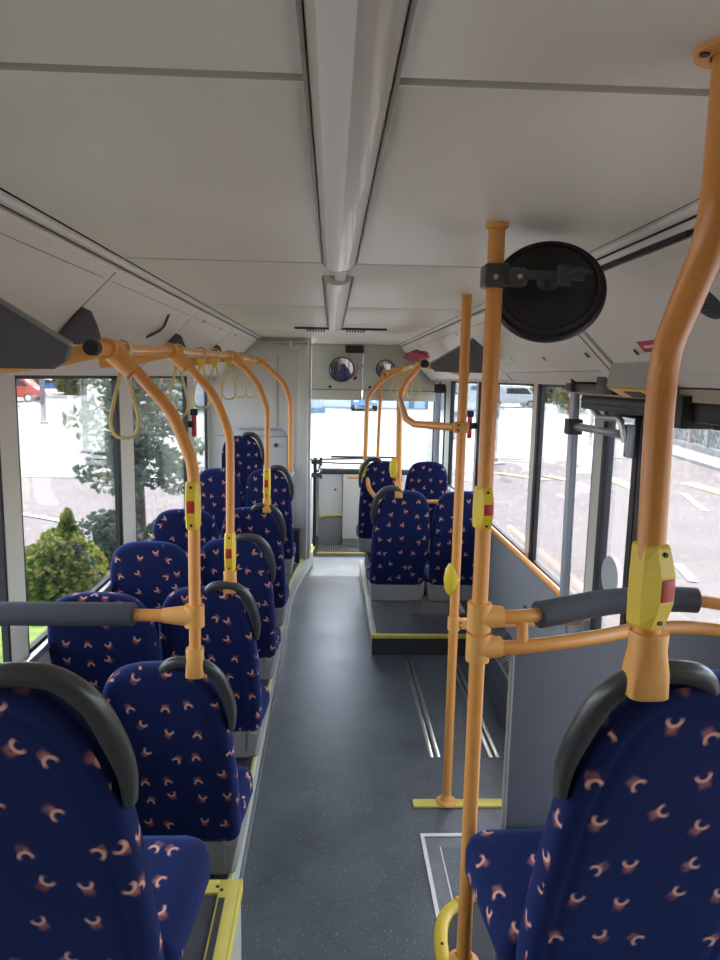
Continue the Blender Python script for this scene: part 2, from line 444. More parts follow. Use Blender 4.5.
# left plinth under the seats with nosing strip
pl = [(-0.335, 2.0, 0), (-0.335, 6.0, 0), (-0.30, 6.45, 0), (-0.215, 7.1, 0), (-0.18, 7.4, 0), (XL, 7.4, 0), (XL, 2.0, 0)]
struct('trim_6', P(pl, (0, 0, 0.20)), M['plinth'], label='low cream plinth carrying the left-hand seats', cat='plinth')
struct('trim_7', P([(p[0] - (0.02 if p[0] > -1 else 0), p[1], 0.20) for p in pl], (0, 0, 0.006)), M['tread'])
n3 = thing('step_nosing', 'thin yellow edging along the low plinth under the left-hand seats', 'step edge', (-0.345, 4.0, 0.2))
edge = [Vector((p[0] - 0.006, p[1], 0.206)) for p in pl[:5]]
part('nosing_strip', T(edge, 0.011, seg=8, flat=((0, 0, 1), 0.007)), M['paleyellow'], n3)
kick = thing('kick_strip', 'pale aluminium strip along the foot of the left-hand plinth', 'skirting', (-0.335, 4.0, 0.0))
part('strip', T([Vector((p[0] + 0.004, p[1], 0.03)) for p in pl[:5]], 0.006, seg=8, flat=((0, 0, 1), 0.03)), M['alu'], kick)
# wheel arch on the left
struct('trim_8', B((XL, 5.12, 0.206), (-0.37, 6.72, 0.36), 0.03), M['dark'], label='dark left front wheel arch box under the raised seats', cat='wheel arch')
# right platform
struct('trim_9', B((0.318, 4.86, 0.0), (XR, 6.95, 0.145)), M['dark'], label='low platform carrying the front right-hand seats', cat='platform')
struct('trim_10', B((0.36, 4.89, 0.145), (XR, 6.95, 0.150)), M['tread'], label='dark vinyl top of the front right platform', cat='platform')
struct('trim_11', B((0.36, 5.80, 0.150), (XR, 6.95, 0.355), 0.02), M['rubber'], label='black front right wheel arch box', cat='wheel arch')
n4 = thing('step_nosing', 'straight yellow step edge along the front right seat platform', 'step edge', (0.7, 4.86, 0.15))
part('nosing_strip', B((0.318, 4.848, 0.128), (XR - 0.02, 4.885, 0.156), 0.004), M['yellowt'], n4)
kk = thing('kick_strip', 'cream edge strip on the aisle side of the front right platform', 'skirting', (0.31, 5.8, 0.0))
part('strip', B((0.308, 4.85, 0.0), (0.318, 6.95, 0.155), 0.003), M['plinth'], kk)
part('top_strip', B((0.312, 4.885, 0.146), (0.352, 6.95, 0.156), 0.003), M['plinth'], kk)

# wheelchair tracks and hatch
for (x, y0, y1, lab) in ((0.577, 3.46, 4.78, 'aluminium wheelchair track in the floor, the one nearer the aisle'),
                         (0.897, 3.46, 4.70, 'aluminium wheelchair track in the floor, the one nearer the wall')):
    t = thing('floor_track', lab, 'floor track', (x, y0, 0.0), 'wheelchair tracks')
    for s in (-1, 1):
        part('rail', B((x + s * 0.018 - 0.011, y0, 0.0005), (x + s * 0.018 + 0.011, y1, 0.005), 0.001), M['alu'], t)
    bm = B((x - 0.005, y0 + 0.02, 0.0006), (x + 0.005, y1 - 0.02, 0.0022))
    part('track_groove', bm, M['dark'], t)
h = thing('floor_hatch', 'grey floor hatch with a pale frame beside the right rear platform', 'hatch', (0.62, 2.5, 0.0))
part('panel', B((0.435, 2.05, 0.0005), (1.10, 2.80, 0.004)), M['hatch'], h)
part('inset', B((0.50, 2.10, 0.004), (1.04, 2.735, 0.0055)), M['floor'], h)
part('frame', box(box(B((0.418, 2.05, 0.0005), (0.434, 2.83, 0.006)), (0.434, 2.812, 0.0005), (1.10, 2.83, 0.006)), (0.492, 2.10, 0.004), (0.497, 2.74, 0.0062)), M['liptrim'], h)
yb = thing('floor_strip', 'yellow floor threshold strip under the slim grab pole', 'floor strip', (0.63, 3.05, 0))
part('strip', B((0.412, 3.02, 0.0005), (1.12, 3.078, 0.012), 0.003), M['yellowt'], yb)
for x in (0.45, 0.51, 0.66): part('screw', lathe(newbm(), [(0, 0.004), (0.005, 0.002), (0.006, 0)], 10, Matrix.Translation((x, 3.05, 0.0115))), M['alu'], yb)
mt = thing('entrance_mat', 'ribbed grey rubber mat on the floor by the front console', 'mat', (0.2, 8.0, 0))
part('mat', B((-0.13, 7.86, 0.0005), (1.1, 8.26, 0.012), 0.003), M['rib'], mt)
part('edge_strip', B((-0.15, 7.80, 0.0005), (1.1, 7.855, 0.010), 0.003), M['yellowt'], mt)

# ------------------------------------------------------------------ ceiling
struct('ceiling', B((XL - 0.06, YB, H + 0.02), (XR + 0.06, 8.12, H + 0.12)), M['gap'], label='dark bus roof shell above the ceiling panels', cat='ceiling')
seams = [YB, 0.915, 2.315, 3.72, 4.92, 5.65, 8.2]
for i, (a, b) in enumerate(zip(seams, seams[1:])):
    struct('ceiling_panel', B((-0.665, a + 0.008, H - 0.001), (0.715, b - 0.008, H + 0.018), 0.004), M['ceil'])
    bm = B((-0.665, b + 0.0085, H - 0.0015), (0.715, b + 0.014, H + 0.004), 0.0005)
    if i < 5: struct('trim_%d' % (20 + i), bm, M['liptrim'])
# longitudinal edge trims
for i, (x, s) in enumerate(((-0.69, -1), (0.735, 1))):
    struct('trim_%d' % (30 + i), box(B((x - 0.014, YB, H - 0.014), (x + 0.014, 6.75 if s < 0 else 7.75, H + 0.004), 0.004),
           (x + s * 0.022 - 0.006, YB, H - 0.034), (x + s * 0.022 + 0.006, 6.75 if s < 0 else 7.75, H - 0.016), 0.003), M['liptrim'])

# cove backing (dark) each side
def cove_pts(side, y, t0=0.0, t1=1.0, off=0.0):
    if side == 'L': a = Vector((-0.70, y, 2.35)); b = Vector((-1.05, y, 2.00)); n = Vector((0.7071, 0, -0.7071))
    else: a = Vector((0.745, y, 2.345)); b = Vector((1.085, y, 2.005)); n = Vector((-0.7071, 0, -0.7071))
    return a.lerp(b, t0) + n * off, a.lerp(b, t1) + n * off
for side, yend in (('L', 6.75), ('R', 7.75)):
    a, b = cove_pts(side, YB, -0.05, 1.0, -0.012); xw = XL if side == 'L' else XR
    struct('wall_cove', P([a, b, (xw, YB, 2.0), (xw, YB, H + 0.02)], (0, yend - YB, 0)), M['gap'])
    s = -1 if side == 'L' else 1
    # band below the cove down to the window head
    x0 = -1.05 if side == 'L' else 1.085
    struct('trim_%d' % (40 if side == 'L' else 41), B((min(x0 - s * 0.0, xw), YB, 1.985), (max(x0, xw), yend, 2.005)), M['wallhi'])

def locker(side, y0, y1, label, t0=0.02, t1=0.98, latches=(), handle=False, inset=True):
    a, b = cove_pts(side, y0, t0, t1, -0.010); c, d = cove_pts(side, y0, t0, t1, 0.010)
    o = thing('overhead_locker', label, 'locker', (a.x, (y0 + y1) / 2, a.z), 'overhead lockers')
    part('door', P([a, b, d, c], (0, y1 - y0, 0)), M['locker'], o, smooth=False)
    if inset:
        a, b = cove_pts(side, y0 + 0.04, t0 + 0.10, t0 + 0.106, 0.0095); c, d = cove_pts(side, y0 + 0.04, t0 + 0.10, t0 + 0.106, 0.0106)
        part('groove', P([a, b, d, c], (0, y1 - y0 - 0.08, 0)), M['shell'], o, smooth=False)
    n = Vector((0.7071, 0, -0.7071)) if side == 'L' else Vector((-0.7071, 0, -0.7071))
    for (yy, t) in latches:
        p, _ = cove_pts(side, yy, t, 1, 0.010)
        bm = newbm(); cyl(bm, p, p + n * 0.008, 0.013, 14)
        l = part('latch', bm, M['chrome'], o)
        bm = newbm(); cyl(bm, p + n * 0.0075, p + n * 0.0095, 0.005, 8)
        sub('key_slot', bm, M['dark'], l, o)
    if handle:
        p0, p1 = cove_pts(side, handle, 0.20, 0.50, 0.012)
        mid = (p0 + p1) / 2 + n * 0.012 + Vector((0, 0.05, 0))
        part('pull_handle', T(smoothpath([p0, mid, p1], 8), 0.006, seg=8), M['dark'], o)
    return o
locker('L', YB, 0.9, 'overhead locker panel on the left, behind the first window post')
locker('L', 0.912, 2.385, 'large overhead panel at left above the nearest window, no handle')
locker('L', 2.40, 3.79, 'left overhead panel with a curved dark pull handle', handle=3.36)
locker('L', 3.805, 5.10, 'left overhead panel just ahead of the one with the pull handle', latches=((4.1, 0.12), (4.7, 0.12)))
locker('L', 5.115, 5.92, 'short left overhead panel, second from the cab partition', latches=((5.4, 0.12),))
locker('L', 5.935, 6.74, 'short left overhead panel touching the cab partition')

locker('R', YB, 1.40, 'right overhead panel closest to the camera behind the door cover')
locker('R', 2.665, 4.18, 'right overhead panel with three round locks beside the round mirror', latches=((3.77, 0.66), (3.20, 0.68)), t1=0.86)
locker('R', 4.195, 5.30, 'right overhead panel above the grey triangular divider', latches=((4.5, 0.15),))
locker('R', 5.315, 6.30, 'right overhead panel above the pink cloth bundle')
locker('R', 6.315, 7.74, 'right overhead panel touching the front header')
# lower fixed strip below the three-lock panel
a, b = cove_pts('R', 2.665, 0.875, 1.0, -0.01); c, d = cove_pts('R', 2.665, 0.875, 1.0, 0.006)
struct('trim_44', P([a, b, d, c], (0, 1.515, 0)), M['locker'], smooth=False)
# third lock sits on the frame between panel and door cover
# door drive cover (big hatch) right
a, b = cove_pts('R', 1.40, 0.91, 1.02, -0.01); c, d = cove_pts('R', 1.40, 0.91, 1.02, 0.012)
struct('trim_57', P([a, b, d, c], (0, 1.26, 0)), M['liptrim'], smooth=False)
a, b = cove_pts('R', 1.52, 0.075, 0.90, -0.010); c, d = cove_pts('R', 1.52, 0.075, 0.90, 0.016)
dc = thing('door_drive_cover', 'large pale hatch over the middle door with two locks and a red label', 'hatch', ((a.x), 2.0, a.z))
cov = part('cover', P([a, b, d, c], (0, 2.48 - 1.52, 0)), M['locker'], dc, smooth=False)
a, b = cove_pts('R', 1.53, 0.045, 0.066, 0.0); c, d = cove_pts('R', 1.53, 0.045, 0.066, 0.012)
part('top_seal', P([a, b, d, c], (0, 0.96, 0)), M['gap'], dc, smooth=False)
a, b = cove_pts('R', 1.55, 0.155, 0.165, 0.0155); c, d = cove_pts('R', 1.55, 0.155, 0.165, 0.0175)
part('groove', P([a, b, d, c], (0, 0.9, 0)), M['liptrim'], dc, smooth=False)
nR = Vector((-0.7071, 0, -0.7071))
for yy, t in ((2.21, 0.68),):
    p, _ = cove_pts('R', yy, t, 1, 0.016)
    bm = newbm(); cyl(bm, p, p + nR * 0.009, 0.013, 14); l = part('latch', bm, M['chrome'], dc)
    bm = newbm(); cyl(bm, p + nR * 0.008, p + nR * 0.0105, 0.005, 8); sub('key_slot', bm, M['dark'], l, dc)
a, b = cove_pts('R', 1.975, 0.61, 0.70, 0.0155); c, d = cove_pts('R', 1.975, 0.61, 0.70, 0.0172)
part('warning_label', P([a, b, d, c], (0, 0.20, 0)), M['redlab'], dc, smooth=False)
a, b = cove_pts('R', 2.0, 0.645, 0.665, 0.0172); c, d = cove_pts('R', 2.0, 0.645, 0.665, 0.0178)
part('label_line', P([a, b, d, c], (0, 0.15, 0)), M['white'], dc, smooth=False)
struct('trim_45', P([cove_pts('R', 2.50, 0, 1, -0.012)[0], cove_pts('R', 2.50, 0, 1, -0.012)[1], cove_pts('R', 2.50, 0, 1, 0.022)[1], cove_pts('R', 2.50, 0, 1, 0.022)[0]], (0, 0.145, 0)), M['locker'], smooth=False)
a, b = cove_pts('R', 2.655, 0.0, 1.0, 0.0)
struct('trim_46', P([cove_pts('R', 2.545, 0, 1, 0.022)[0], cove_pts('R', 2.545, 0, 1, 0.022)[1], cove_pts('R', 2.545, 0, 1, 0.024)[1], cove_pts('R', 2.545, 0, 1, 0.024)[0]], (0, 0.006, 0)), M['gap'], smooth=False)
p3, _ = cove_pts('R', 2.61, 0.66, 1, 0.022)
lk = thing('panel_lock', 'round chrome lock on the strip between door cover and locker panel', 'lock', tuple(p3))
bm = newbm(); cyl(bm, p3, p3 + nR * 0.009, 0.014, 14); part('lock_body', bm, M['chrome'], lk)
bm = newbm(); cyl(bm, p3 + nR * 0.008, p3 + nR * 0.0105, 0.005, 8); part('key_slot', bm, M['dark'], lk)
# speaker grille
p4, _ = cove_pts('R', 1.655, 0.42, 1, 0.016)
sg = thing('speaker_grille', 'dark round loudspeaker grille on the door cover beside the thick pole', 'speaker', tuple(p4))
ax = nR.to_track_quat('Z', 'Y').to_matrix().to_4x4()
part('grille', lathe(newbm(), [(0, 0.010), (0.035, 0.009), (0.048, 0.006), (0.052, 0.0)], 28, Matrix.Translation(p4) @ ax), M['dark'], sg)
bm = newbm()
for ii in range(-4, 5):
    for jj in range(-4, 5):
        if ii * ii + jj * jj <= 14:
            q = p4 + ax.to_3x3() @ Vector((ii * 0.0105, jj * 0.0105, 0.0095 - 0.0006 * (ii * ii + jj * jj) * 0.25))
            tube(bm, [q, q + nR * 0.0012], 0.0032, seg=6)
part('grille_holes', bm, M['gap'], sg)

# divider plates supporting the rails
def plate(pts, d, name, label):
    o = thing(name, label, 'divider', pts[1], 'grey overhead dividers')
    part('panel', P(pts, d), M['plate'], o, smooth=False)
    part('edge_lip', T([Vector(pts[0]) + Vector(d) * 0.5, Vector(pts[1]) + Vector(d) * 0.5], 0.010, seg=8), M['shell'], o)
def ell(cx, cz, rx, rz, y, a0, a1, n=8):
    return [(cx + rx * math.cos(a0 + (a1 - a0) * k / n), y, cz + rz * math.sin(a0 + (a1 - a0) * k / n)) for k in range(n + 1)]
plate([(-0.845, 1.55, 2.225), (-0.565, 1.55, 2.055), (-0.575, 1.55, 2.025), (-0.605, 1.55, 2.005), (-1.10, 1.55, 2.002), (-1.06, 1.55, 2.02)], (0, 0.022, 0), 'overhead_divider', 'grey triangular divider plate where the left grab rail begins')
plate([(0.815, 4.08, 2.235), (0.565, 4.08, 2.082), (0.575, 4.08, 2.06), (0.60, 4.08, 2.042), (0.92, 4.08, 2.04), (0.955, 4.08, 2.09), (0.93, 4.08, 2.14)], (0, 0.022, 0), 'overhead_divider', 'grey triangular divider plate on the right, behind the slim pole')
for y, lab in ((2.40, 'small dark fin at the foot of the first left locker seam'), (3.80, 'small dark fin at the foot of the second left locker seam'),
               (5.10, 'small dark fin at the foot of the third left locker seam')):
    f = thing('seam_fin', lab, 'bracket', (-0.85, y, 2.21), 'dark locker fins')
    part('fin', P([(-0.832, y, 2.215)] + [(-0.80 - 0.0 + 0.03 * math.sin(PI / 2 * k / 6) * 1.0, y, 2.20 - 0.11 * k / 6) for k in range(7)] + [(-0.86, y, 2.09), (-0.93, y, 2.10)], (0, 0.012, 0)), M['plate'], f, smooth=False)

# ------------------------------------------------------------------ side walls and windows
def wall_side(name, x, s, sill, spans, pillars, y0, y1, zlow=-0.30):
    """wall with openings; spans list of (y0,y1,zbottom,ztop)"""
    bm = newbm()
    xo = x + s * 0.03
    lo, hi = min(x, xo), max(x, xo)
    ys = y0
    for (a, b, zb, zt) in spans:
        if a > ys: box(bm, (lo, ys, zlow), (hi, a, 2.40))
        box(bm, (lo, a, zt), (hi, b, 2.40))
        if zb > zlow: box(bm, (lo, a, zlow), (hi, b, zb))
        ys = b
    if ys < y1: box(bm, (lo, ys, zlow), (hi, y1, 2.40))
    return bm
Lsp = [(0.0, 0.75, 0.90, 1.985), (0.9, 2.52, 0.90, 1.985), (2.66, 3.90, 0.90, 1.985), (4.19, 5.72, 0.90, 1.985), (6.04, 6.68, 0.90, 1.985)]
struct('wall_left', wall_side('wall_left', XL, -1, 0.9, Lsp, None, YB, YF), M['pillar'], label='cream window posts and wall of the left side', cat='wall')
Rsp = [(0.2, 1.60, 0.95, 1.985), (1.78, 3.03, -0.30, 1.93), (3.14, 4.02, 0.93, 1.985), (4.15, 5.66, 0.93, 1.985), (5.80, 7.0, 0.93, 1.985), (7.36, 8.2, -0.30, 1.93)]
struct('wall_right', wall_side('wall_right', XR, 1, 0.93, Rsp, None, YB, YF), M['pillar'], label='cream window posts and wall of the right side', cat='wall')
# grey lower wall linings
struct('wall_left_lining', B((XL - 0.001, 1.0, 0.2), (XL + 0.02, 6.7, 0.875), 0.004), M['wall'])
struct('wall_right_lining', B((XR - 0.022, 3.05, 0.36), (XR + 0.001, 7.2, 0.915), 0.004), M['wall'], label='grey lower wall lining beside the wheelchair bay', cat='wall')
struct('trim_50', box(B((XL, 1.0, 0.875), (XL + 0.03, 6.7, 0.905), 0.005), (XL, 1.0, 0.85), (XL + 0.012, 6.7, 0.88)), M['alu'])
struct('trim_51', B((XR - 0.035, 3.14, 0.912), (XR, 7.2, 0.935), 0.005), M['alu'], label='aluminium sill strip under the right-hand windows', cat='sill')
def window(n, x, s, a, b, zb, zt, mat, w=0.035):
    xm = x + s * 0.014
    bm = newbm()
    for (p, q) in (((a, zb), (b, zb + w)), ((a, zt - w), (b, zt)), ((a, zb), (a + w, zt)), ((b - w, zb), (b, zt))):
        box(bm, (xm - 0.012, p[0], p[1]), (xm + 0.012, q[0], q[1]))
    f = struct('window_%d' % n, bm, M['rubber'])
    finish('pane', B((xm - 0.003, a + w * 0.6, zb + w * 0.6), (xm + 0.003, b - w * 0.6, zt - w * 0.6)), mat, f)
    return f
k = 1
for (a, b, zb, zt) in Lsp: window(k, XL, -1, a, b, zb, zt, M['glass'], 0.016); k += 1
for i, (a, b, zb, zt) in enumerate(Rsp):
    if i in (1, 5): continue
    window(k, XR, 1, a, b, zb, zt, M['glass'], 0.016); k += 1
# seals standing proud of the posts
for (x, y) in ((XL, 3.88), (XL, 5.70)):
    finish('post_seal', B((x, y - 0.03, 0.9), (x + 0.008, y + 0.03, 1.985), 0.003), M['rubber'])['kind'] = 'structure'
for (x, y) in ((XR, 4.03), (XR, 5.68), (XR, 7.02)):
    finish('post_seal', B((x - 0.008, y - 0.022, 0.93), (x, y + 0.022, 1.985), 0.003), M['rubber'])['kind'] = 'structure'

# middle door: two leaves
def leaf(n, y0, y1, label, x=XR + 0.01, z0=-0.02, z1=1.92, w=0.045):
    bm = newbm()
    for (p, q) in (((y0, z0), (y1, z0 + 0.08)), ((y0, z1 - 0.06), (y1, z1)), ((y0, z0), (y0 + w, z1)), ((y1 - w, z0), (y1, z1))):
        box(bm, (x - 0.02, p[0], p[1]), (x + 0.02, q[0], q[1]), 0.004)
    f = struct('door_%d' % n, bm, M['rubber'], label=label, cat='door')
    finish('pane', B((x - 0.004, y0 + 0.02, z0 + 0.05), (x + 0.004, y1 - 0.02, z1 - 0.03)), M['glass'], f)
    return f, x
d1, xd = leaf(1, 2.665, 3.025, 'narrow glazed leaf of the middle door with a round sticker')
o = finish('sticker', lathe(newbm(), [(0, 0.0), (0.088, 0.0), (0.088, 0.002), (0, 0.002)], 32, Matrix.Translation((xd - 0.0065, 2.875, 1.175)) @ Matrix.Rotation(PI / 2, 4, 'Y')), M['sticker'], d1)
d2, _ = leaf(2, 1.785, 2.655, 'wide glazed leaf of the middle door beside the thick pole')
d3, _ = leaf(3, 7.37, 8.19, 'glazed front door leaf at the far right')
# door header, mechanism
dm = thing('door_mechanism', 'black door drive bar with brackets above the middle door', 'door gear', (1.12, 2.4, 1.9))
part('drive_bar', B((1.09, 1.75, 1.885), (1.19, 3.05, 1.945), 0.01), M['rubber'], dm)
part('drive_tube', T([(1.085, 2.15, 1.925), (1.085, 2.98, 1.925)], 0.018), M['dark'], dm)
part('gearbox', B((1.06, 2.63, 1.955), (1.16, 2.80, 2.04), 0.006), M['blackp'], dm)
part('gearbox', B((1.055, 2.08, 1.865), (1.16, 2.20, 1.965), 0.006), M['blackp'], dm)
part('bracket', B((1.075, 2.63, 1.955), (1.10, 3.12, 1.992), 0.004), M['dark'], dm)
part('swing_arm', T(fillet([(1.10, 3.0, 1.925), (1.105, 2.96, 1.90), (1.115, 2.88, 1.855), (1.13, 2.70, 1.862), (1.15, 2.69, 1.77)], 0.03), 0.013, seg=10), M['alu'], dm)
part('hinge_block', B((1.15, 2.665, 1.71), (1.178, 2.705, 1.84), 0.006), M['steel'], dm)
struct('trim_52', B((1.085, 1.62, 1.945), (1.195, 3.10, 2.005)), M['tan'], label='beige band above the middle door', cat='trim')
dl = thing('door_lamp', 'beige wedge-shaped entrance lamp above the middle door', 'lamp', (1.08, 2.38, 2.0))
part('housing', P([(1.0, 2.16, 2.075), (0.985, 2.16, 1.985), (1.05, 2.16, 1.955), (1.10, 2.16, 1.975), (1.10, 2.16, 2.03)], (0, 0.34, 0)), M['shell'], dl)
part('lens', P([(0.990, 2.18, 1.984), (1.045, 2.18, 1.958), (1.042, 2.18, 1.951), (0.985, 2.18, 1.978)], (0, 0.30, 0)), M['amber'], dl)
part('lens_slot', P([(1.0, 2.25, 1.971), (1.035, 2.25, 1.955), (1.034, 2.25, 1.9505), (0.998, 2.25, 1.969)], (0, 0.13, 0)), M['rubber'], dl)

# heater box along right wall
hb = thing('wall_heater', 'black wall heater with a grille below the grey lining in the wheelchair bay', 'heater', (1.1, 4.0, 0.0))
part('casing', P([(1.195, 3.08, 0.0), (1.03, 3.08, 0.0), (1.03, 3.08, 0.15), (1.06, 3.08, 0.27), (1.195, 3.08, 0.36)], (0, 1.76, 0)), M['dark'], hb, smooth=False)
bm = newbm()
for kx in range(36):
    yy = 3.35 + kx * 0.038
    prism(bm, [(1.064, yy, 0.276), (1.186, yy, 0.357), (1.184, yy, 0.362), (1.062, yy, 0.281)], (0, 0.022, 0))
part('grille', bm, M['alu'], hb, smooth=False)
part('edge_strip', B((1.052, 3.08, 0.262), (1.064, 4.84, 0.276), 0.003), M['alu'], hb)
sk = thing('wall_socket', 'small dark socket on the grey lining of the wheelchair bay', 'socket', (1.178, 3.98, 0.62))
part('cover', B((1.165, 3.94, 0.56), (1.178, 4.01, 0.67), 0.006), M['dark'], sk)
part('outlet', lathe(newbm(), [(0, 0.004), (0.016, 0.003), (0.018, 0)], 16, Matrix.Translation((1.166, 3.975, 0.615)) @ Matrix.Rotation(-PI / 2, 4, 'Y')), M['rubber'], sk)

# rear wall, behind the camera
struct('wall_back', B((XL - 0.06, YB - 0.06, -0.3), (XR + 0.06, YB, 2.45)), M['partition'])

# cab partition
struct('wall_partition', B((XL, 6.75, 0.2), (-0.335, 6.79, H)), M['partition'], label='grey cab partition closing the left side at the front', cat='partition')
struct('trim_53', B((-0.335, 6.74, 0.2), (-0.225, 6.80, H + 0.0), 0.012), M['wallhi'], label='pale corner post of the cab partition', cat='post')
struct('trim_54', box(box(box(B((-1.08, 6.744, 0.62), (-0.42, 6.751, 0.628)), (-0.425, 6.744, 0.62), (-0.417, 6.751, 1.42)), (-1.08, 6.744, 1.42), (-0.417, 6.751, 1.428)), (-0.52, 6.744, 1.52), (-0.513, 6.751, 2.2)), M['shell'])
bm = newbm(); cyl(bm, (-0.53, 6.745, 1.34), (-0.53, 6.735, 1.34), 0.02, 14)
pk = thing('panel_lock', 'small round lock on the grey cab partition', 'lock', (-0.53, 6.745, 1.34)); part('lock_body', bm, M['dark'], pk)
ph = thing('wall_handrail', 'small curved grey handle on the cab partition behind the far left seats', 'handle', (-0.42, 6.74, 1.1))
part('handle', T(smoothpath([(-0.36, 6.745, 1.12), (-0.37, 6.70, 1.06), (-0.41, 6.69, 0.99), (-0.36, 6.74, 0.93)], 6), 0.010, seg=10), M['alu'], ph)
ph2 = thing('wall_handrail', 'horizontal steel bar on the cab partition above the far left seat', 'handle', (-0.65, 6.74, 1.5))
part('handle', T(fillet([(-0.88, 6.75, 1.50), (-0.88, 6.70, 1.50), (-0.46, 6.70, 1.50), (-0.42, 6.72, 1.43), (-0.42, 6.75, 1.43)], 0.04), 0.012, seg=10), M['steel'], ph2)
bn = thing('waste_bin', 'small black bin on the cab step at the foot of the partition', 'bin', (-0.34, 6.66, 0.2))
part('bin_body', B((-0.44, 6.62, 0.207), (-0.29, 6.735, 0.52), 0.01), M['rubber'], bn)
part('rim', B((-0.445, 6.615, 0.515), (-0.285, 6.735, 0.53), 0.004), M['blackp'], bn)
# cab side screen and step
struct('wall_cab_side', box(B((-0.235, 6.80, 0.2), (-0.195, 7.98, 0.95), 0.01), (-0.235, 6.80, 0.95), (-0.20, 6.86, H)), M['partition'])
cs = thing('step_nosing', 'yellow edge of the cab step at the front left', 'step edge', (-0.25, 7.0, 0.2))
part('nosing_strip', T([(-0.35, 6.62, 0.205), (-0.28, 6.70, 0.205), (-0.20, 7.05, 0.205), (-0.165, 7.38, 0.205)], 0.02, seg=8, flat=((0, 0, 1), 0.012)), M['yellowt'], cs)
cp = thing('cab_pole', 'slim black pole with a clamped bracket at the cab entrance', 'pole', (-0.165, 7.3, 0.2))
part('pole', T([(-0.165, 7.3, 0.2), (-0.165, 7.3, 1.16)], 0.018), M['rubber'], cp)
for z in (0.98, 1.12):
    part('clamp', box(B((-0.205, 7.26, z - 0.025), (-0.105, 7.34, z + 0.025), 0.01), (-0.115, 7.28, z - 0.04), (-0.09, 7.32, z + 0.045), 0.006), M['dark'], cp)
part('rod', T([(-0.165, 7.3, 1.12), (0.10, 7.35, 1.10), (0.42, 7.4, 1.095)], 0.007, seg=8), M['dark'], cp)

# ------------------------------------------------------------------ front: header, windscreen, dash
fh = struct('wall_front_header', box(B((-0.225, 7.80, 1.75), (0.335, 7.86, H), 0.006), (0.343, 7.80, 1.75), (XR, 7.86, H), 0.006), M['plinth'], label='beige front header panel above the windscreen', cat='panel')
struct('trim_56', B((XL - 0.06, 7.88, 2.34), (XR + 0.06, 8.12, 2.42), 0.01), M['partition'])
struct('trim_55', B((-0.225, 7.796, 1.86), (XR, 7.80, 1.866)), M['gap'])
dsp = thing('display_panel', 'small dark rectangular display at the top of the front header', 'display', (0.24, 7.79, 2.30))
part('bezel', B((0.145, 7.780, 2.265), (0.345, 7.80, 2.345), 0.006), M['rubber'], dsp)
part('screen', B((0.158, 7.777, 2.277), (0.332, 7.781, 2.333)), M['display'], dsp)
def rmirror(cx, cz, r, label, ax=(0.1, -0.95, -0.25), yy=7.74):
    o = thing('round_mirror', label, 'mirror', (cx, yy, cz))
    q = Vector(ax).normalized().to_track_quat('Z', 'Y').to_matrix().to_4x4(); mm = Matrix.Translation((cx, yy, cz)) @ q
    part('rim', lathe(newbm(), [(0, -0.03), (r * 0.7, -0.025), (r, 0), (r + 0.006, 0.008), (r - 0.004, 0.014), (r - 0.008, 0.004), (0, 0.004)], 32, mm), M['rubber'], o)
    part('mirror_glass', lathe(newbm(), [(r - 0.008, 0.005), (r * 0.8, 0.009), (r * 0.5, 0.014), (0, 0.018)], 32, mm), M['mirror'], o)
    bm = newbm(); cyl(bm, (cx, yy + 0.02, cz + 0.02), (cx, 7.81, cz + 0.03), 0.012, 10); part('mount', bm, M['dark'], o)
rmirror(0.105, 2.085, 0.135, 'large round driver mirror left on the front header, dark reflection')
rmirror(0.58, 2.10, 0.10, 'smaller round mirror on the front header near the right rail')
for i, (x, z, lab) in enumerate(((0.205, 2.125, 'square notice with red ring, upper left of the three on the header'), (0.30, 2.12, 'diamond notice with red border on the front header'), (0.245, 2.0, 'lowest of the three red and white notices on the header'))):
    o = thing('prohibition_sign', lab, 'sign', (x, 7.80, z), 'header notices')
    rot = (0, PI / 4, 0) if i == 1 else (0, 0, 0)
    part('plate', B((x - 0.036, 7.795, z - 0.036), (x + 0.036, 7.7995, z + 0.036), 0.0, rot=rot), M['white'], o)
    ring = [(x + 0.027 * math.cos(2 * PI * q / 20), 7.794, z + 0.027 * math.sin(2 * PI * q / 20)) for q in range(20)]
    part('red_ring', T(ring, 0.004, seg=6, closed=True), M['redlab'], o)
    if i == 2: part('pictogram', B((x - 0.005, 7.792, z - 0.02), (x + 0.022, 7.7955, z + 0.008)), M['rubber'], o)
    else: part('slash', T([(x - 0.018, 7.793, z - 0.018), (x + 0.018, 7.793, z + 0.018)], 0.003, seg=6), M['redlab'], o)
for x in (-0.02, 0.42):
    o = thing('header_knob', 'small black screw knob low on the front header, %s' % ('below the large round mirror' if x < 0 else 'beside the red notices'), 'knob', (x, 7.80, 1.90))
    part('knob', lathe(newbm(), [(0, 0.012), (0.014, 0.010), (0.017, 0)], 16, Matrix.Translation((x, 7.799, 1.895)) @ Matrix.Rotation(PI / 2, 4, 'X')), M['rubber'], o)
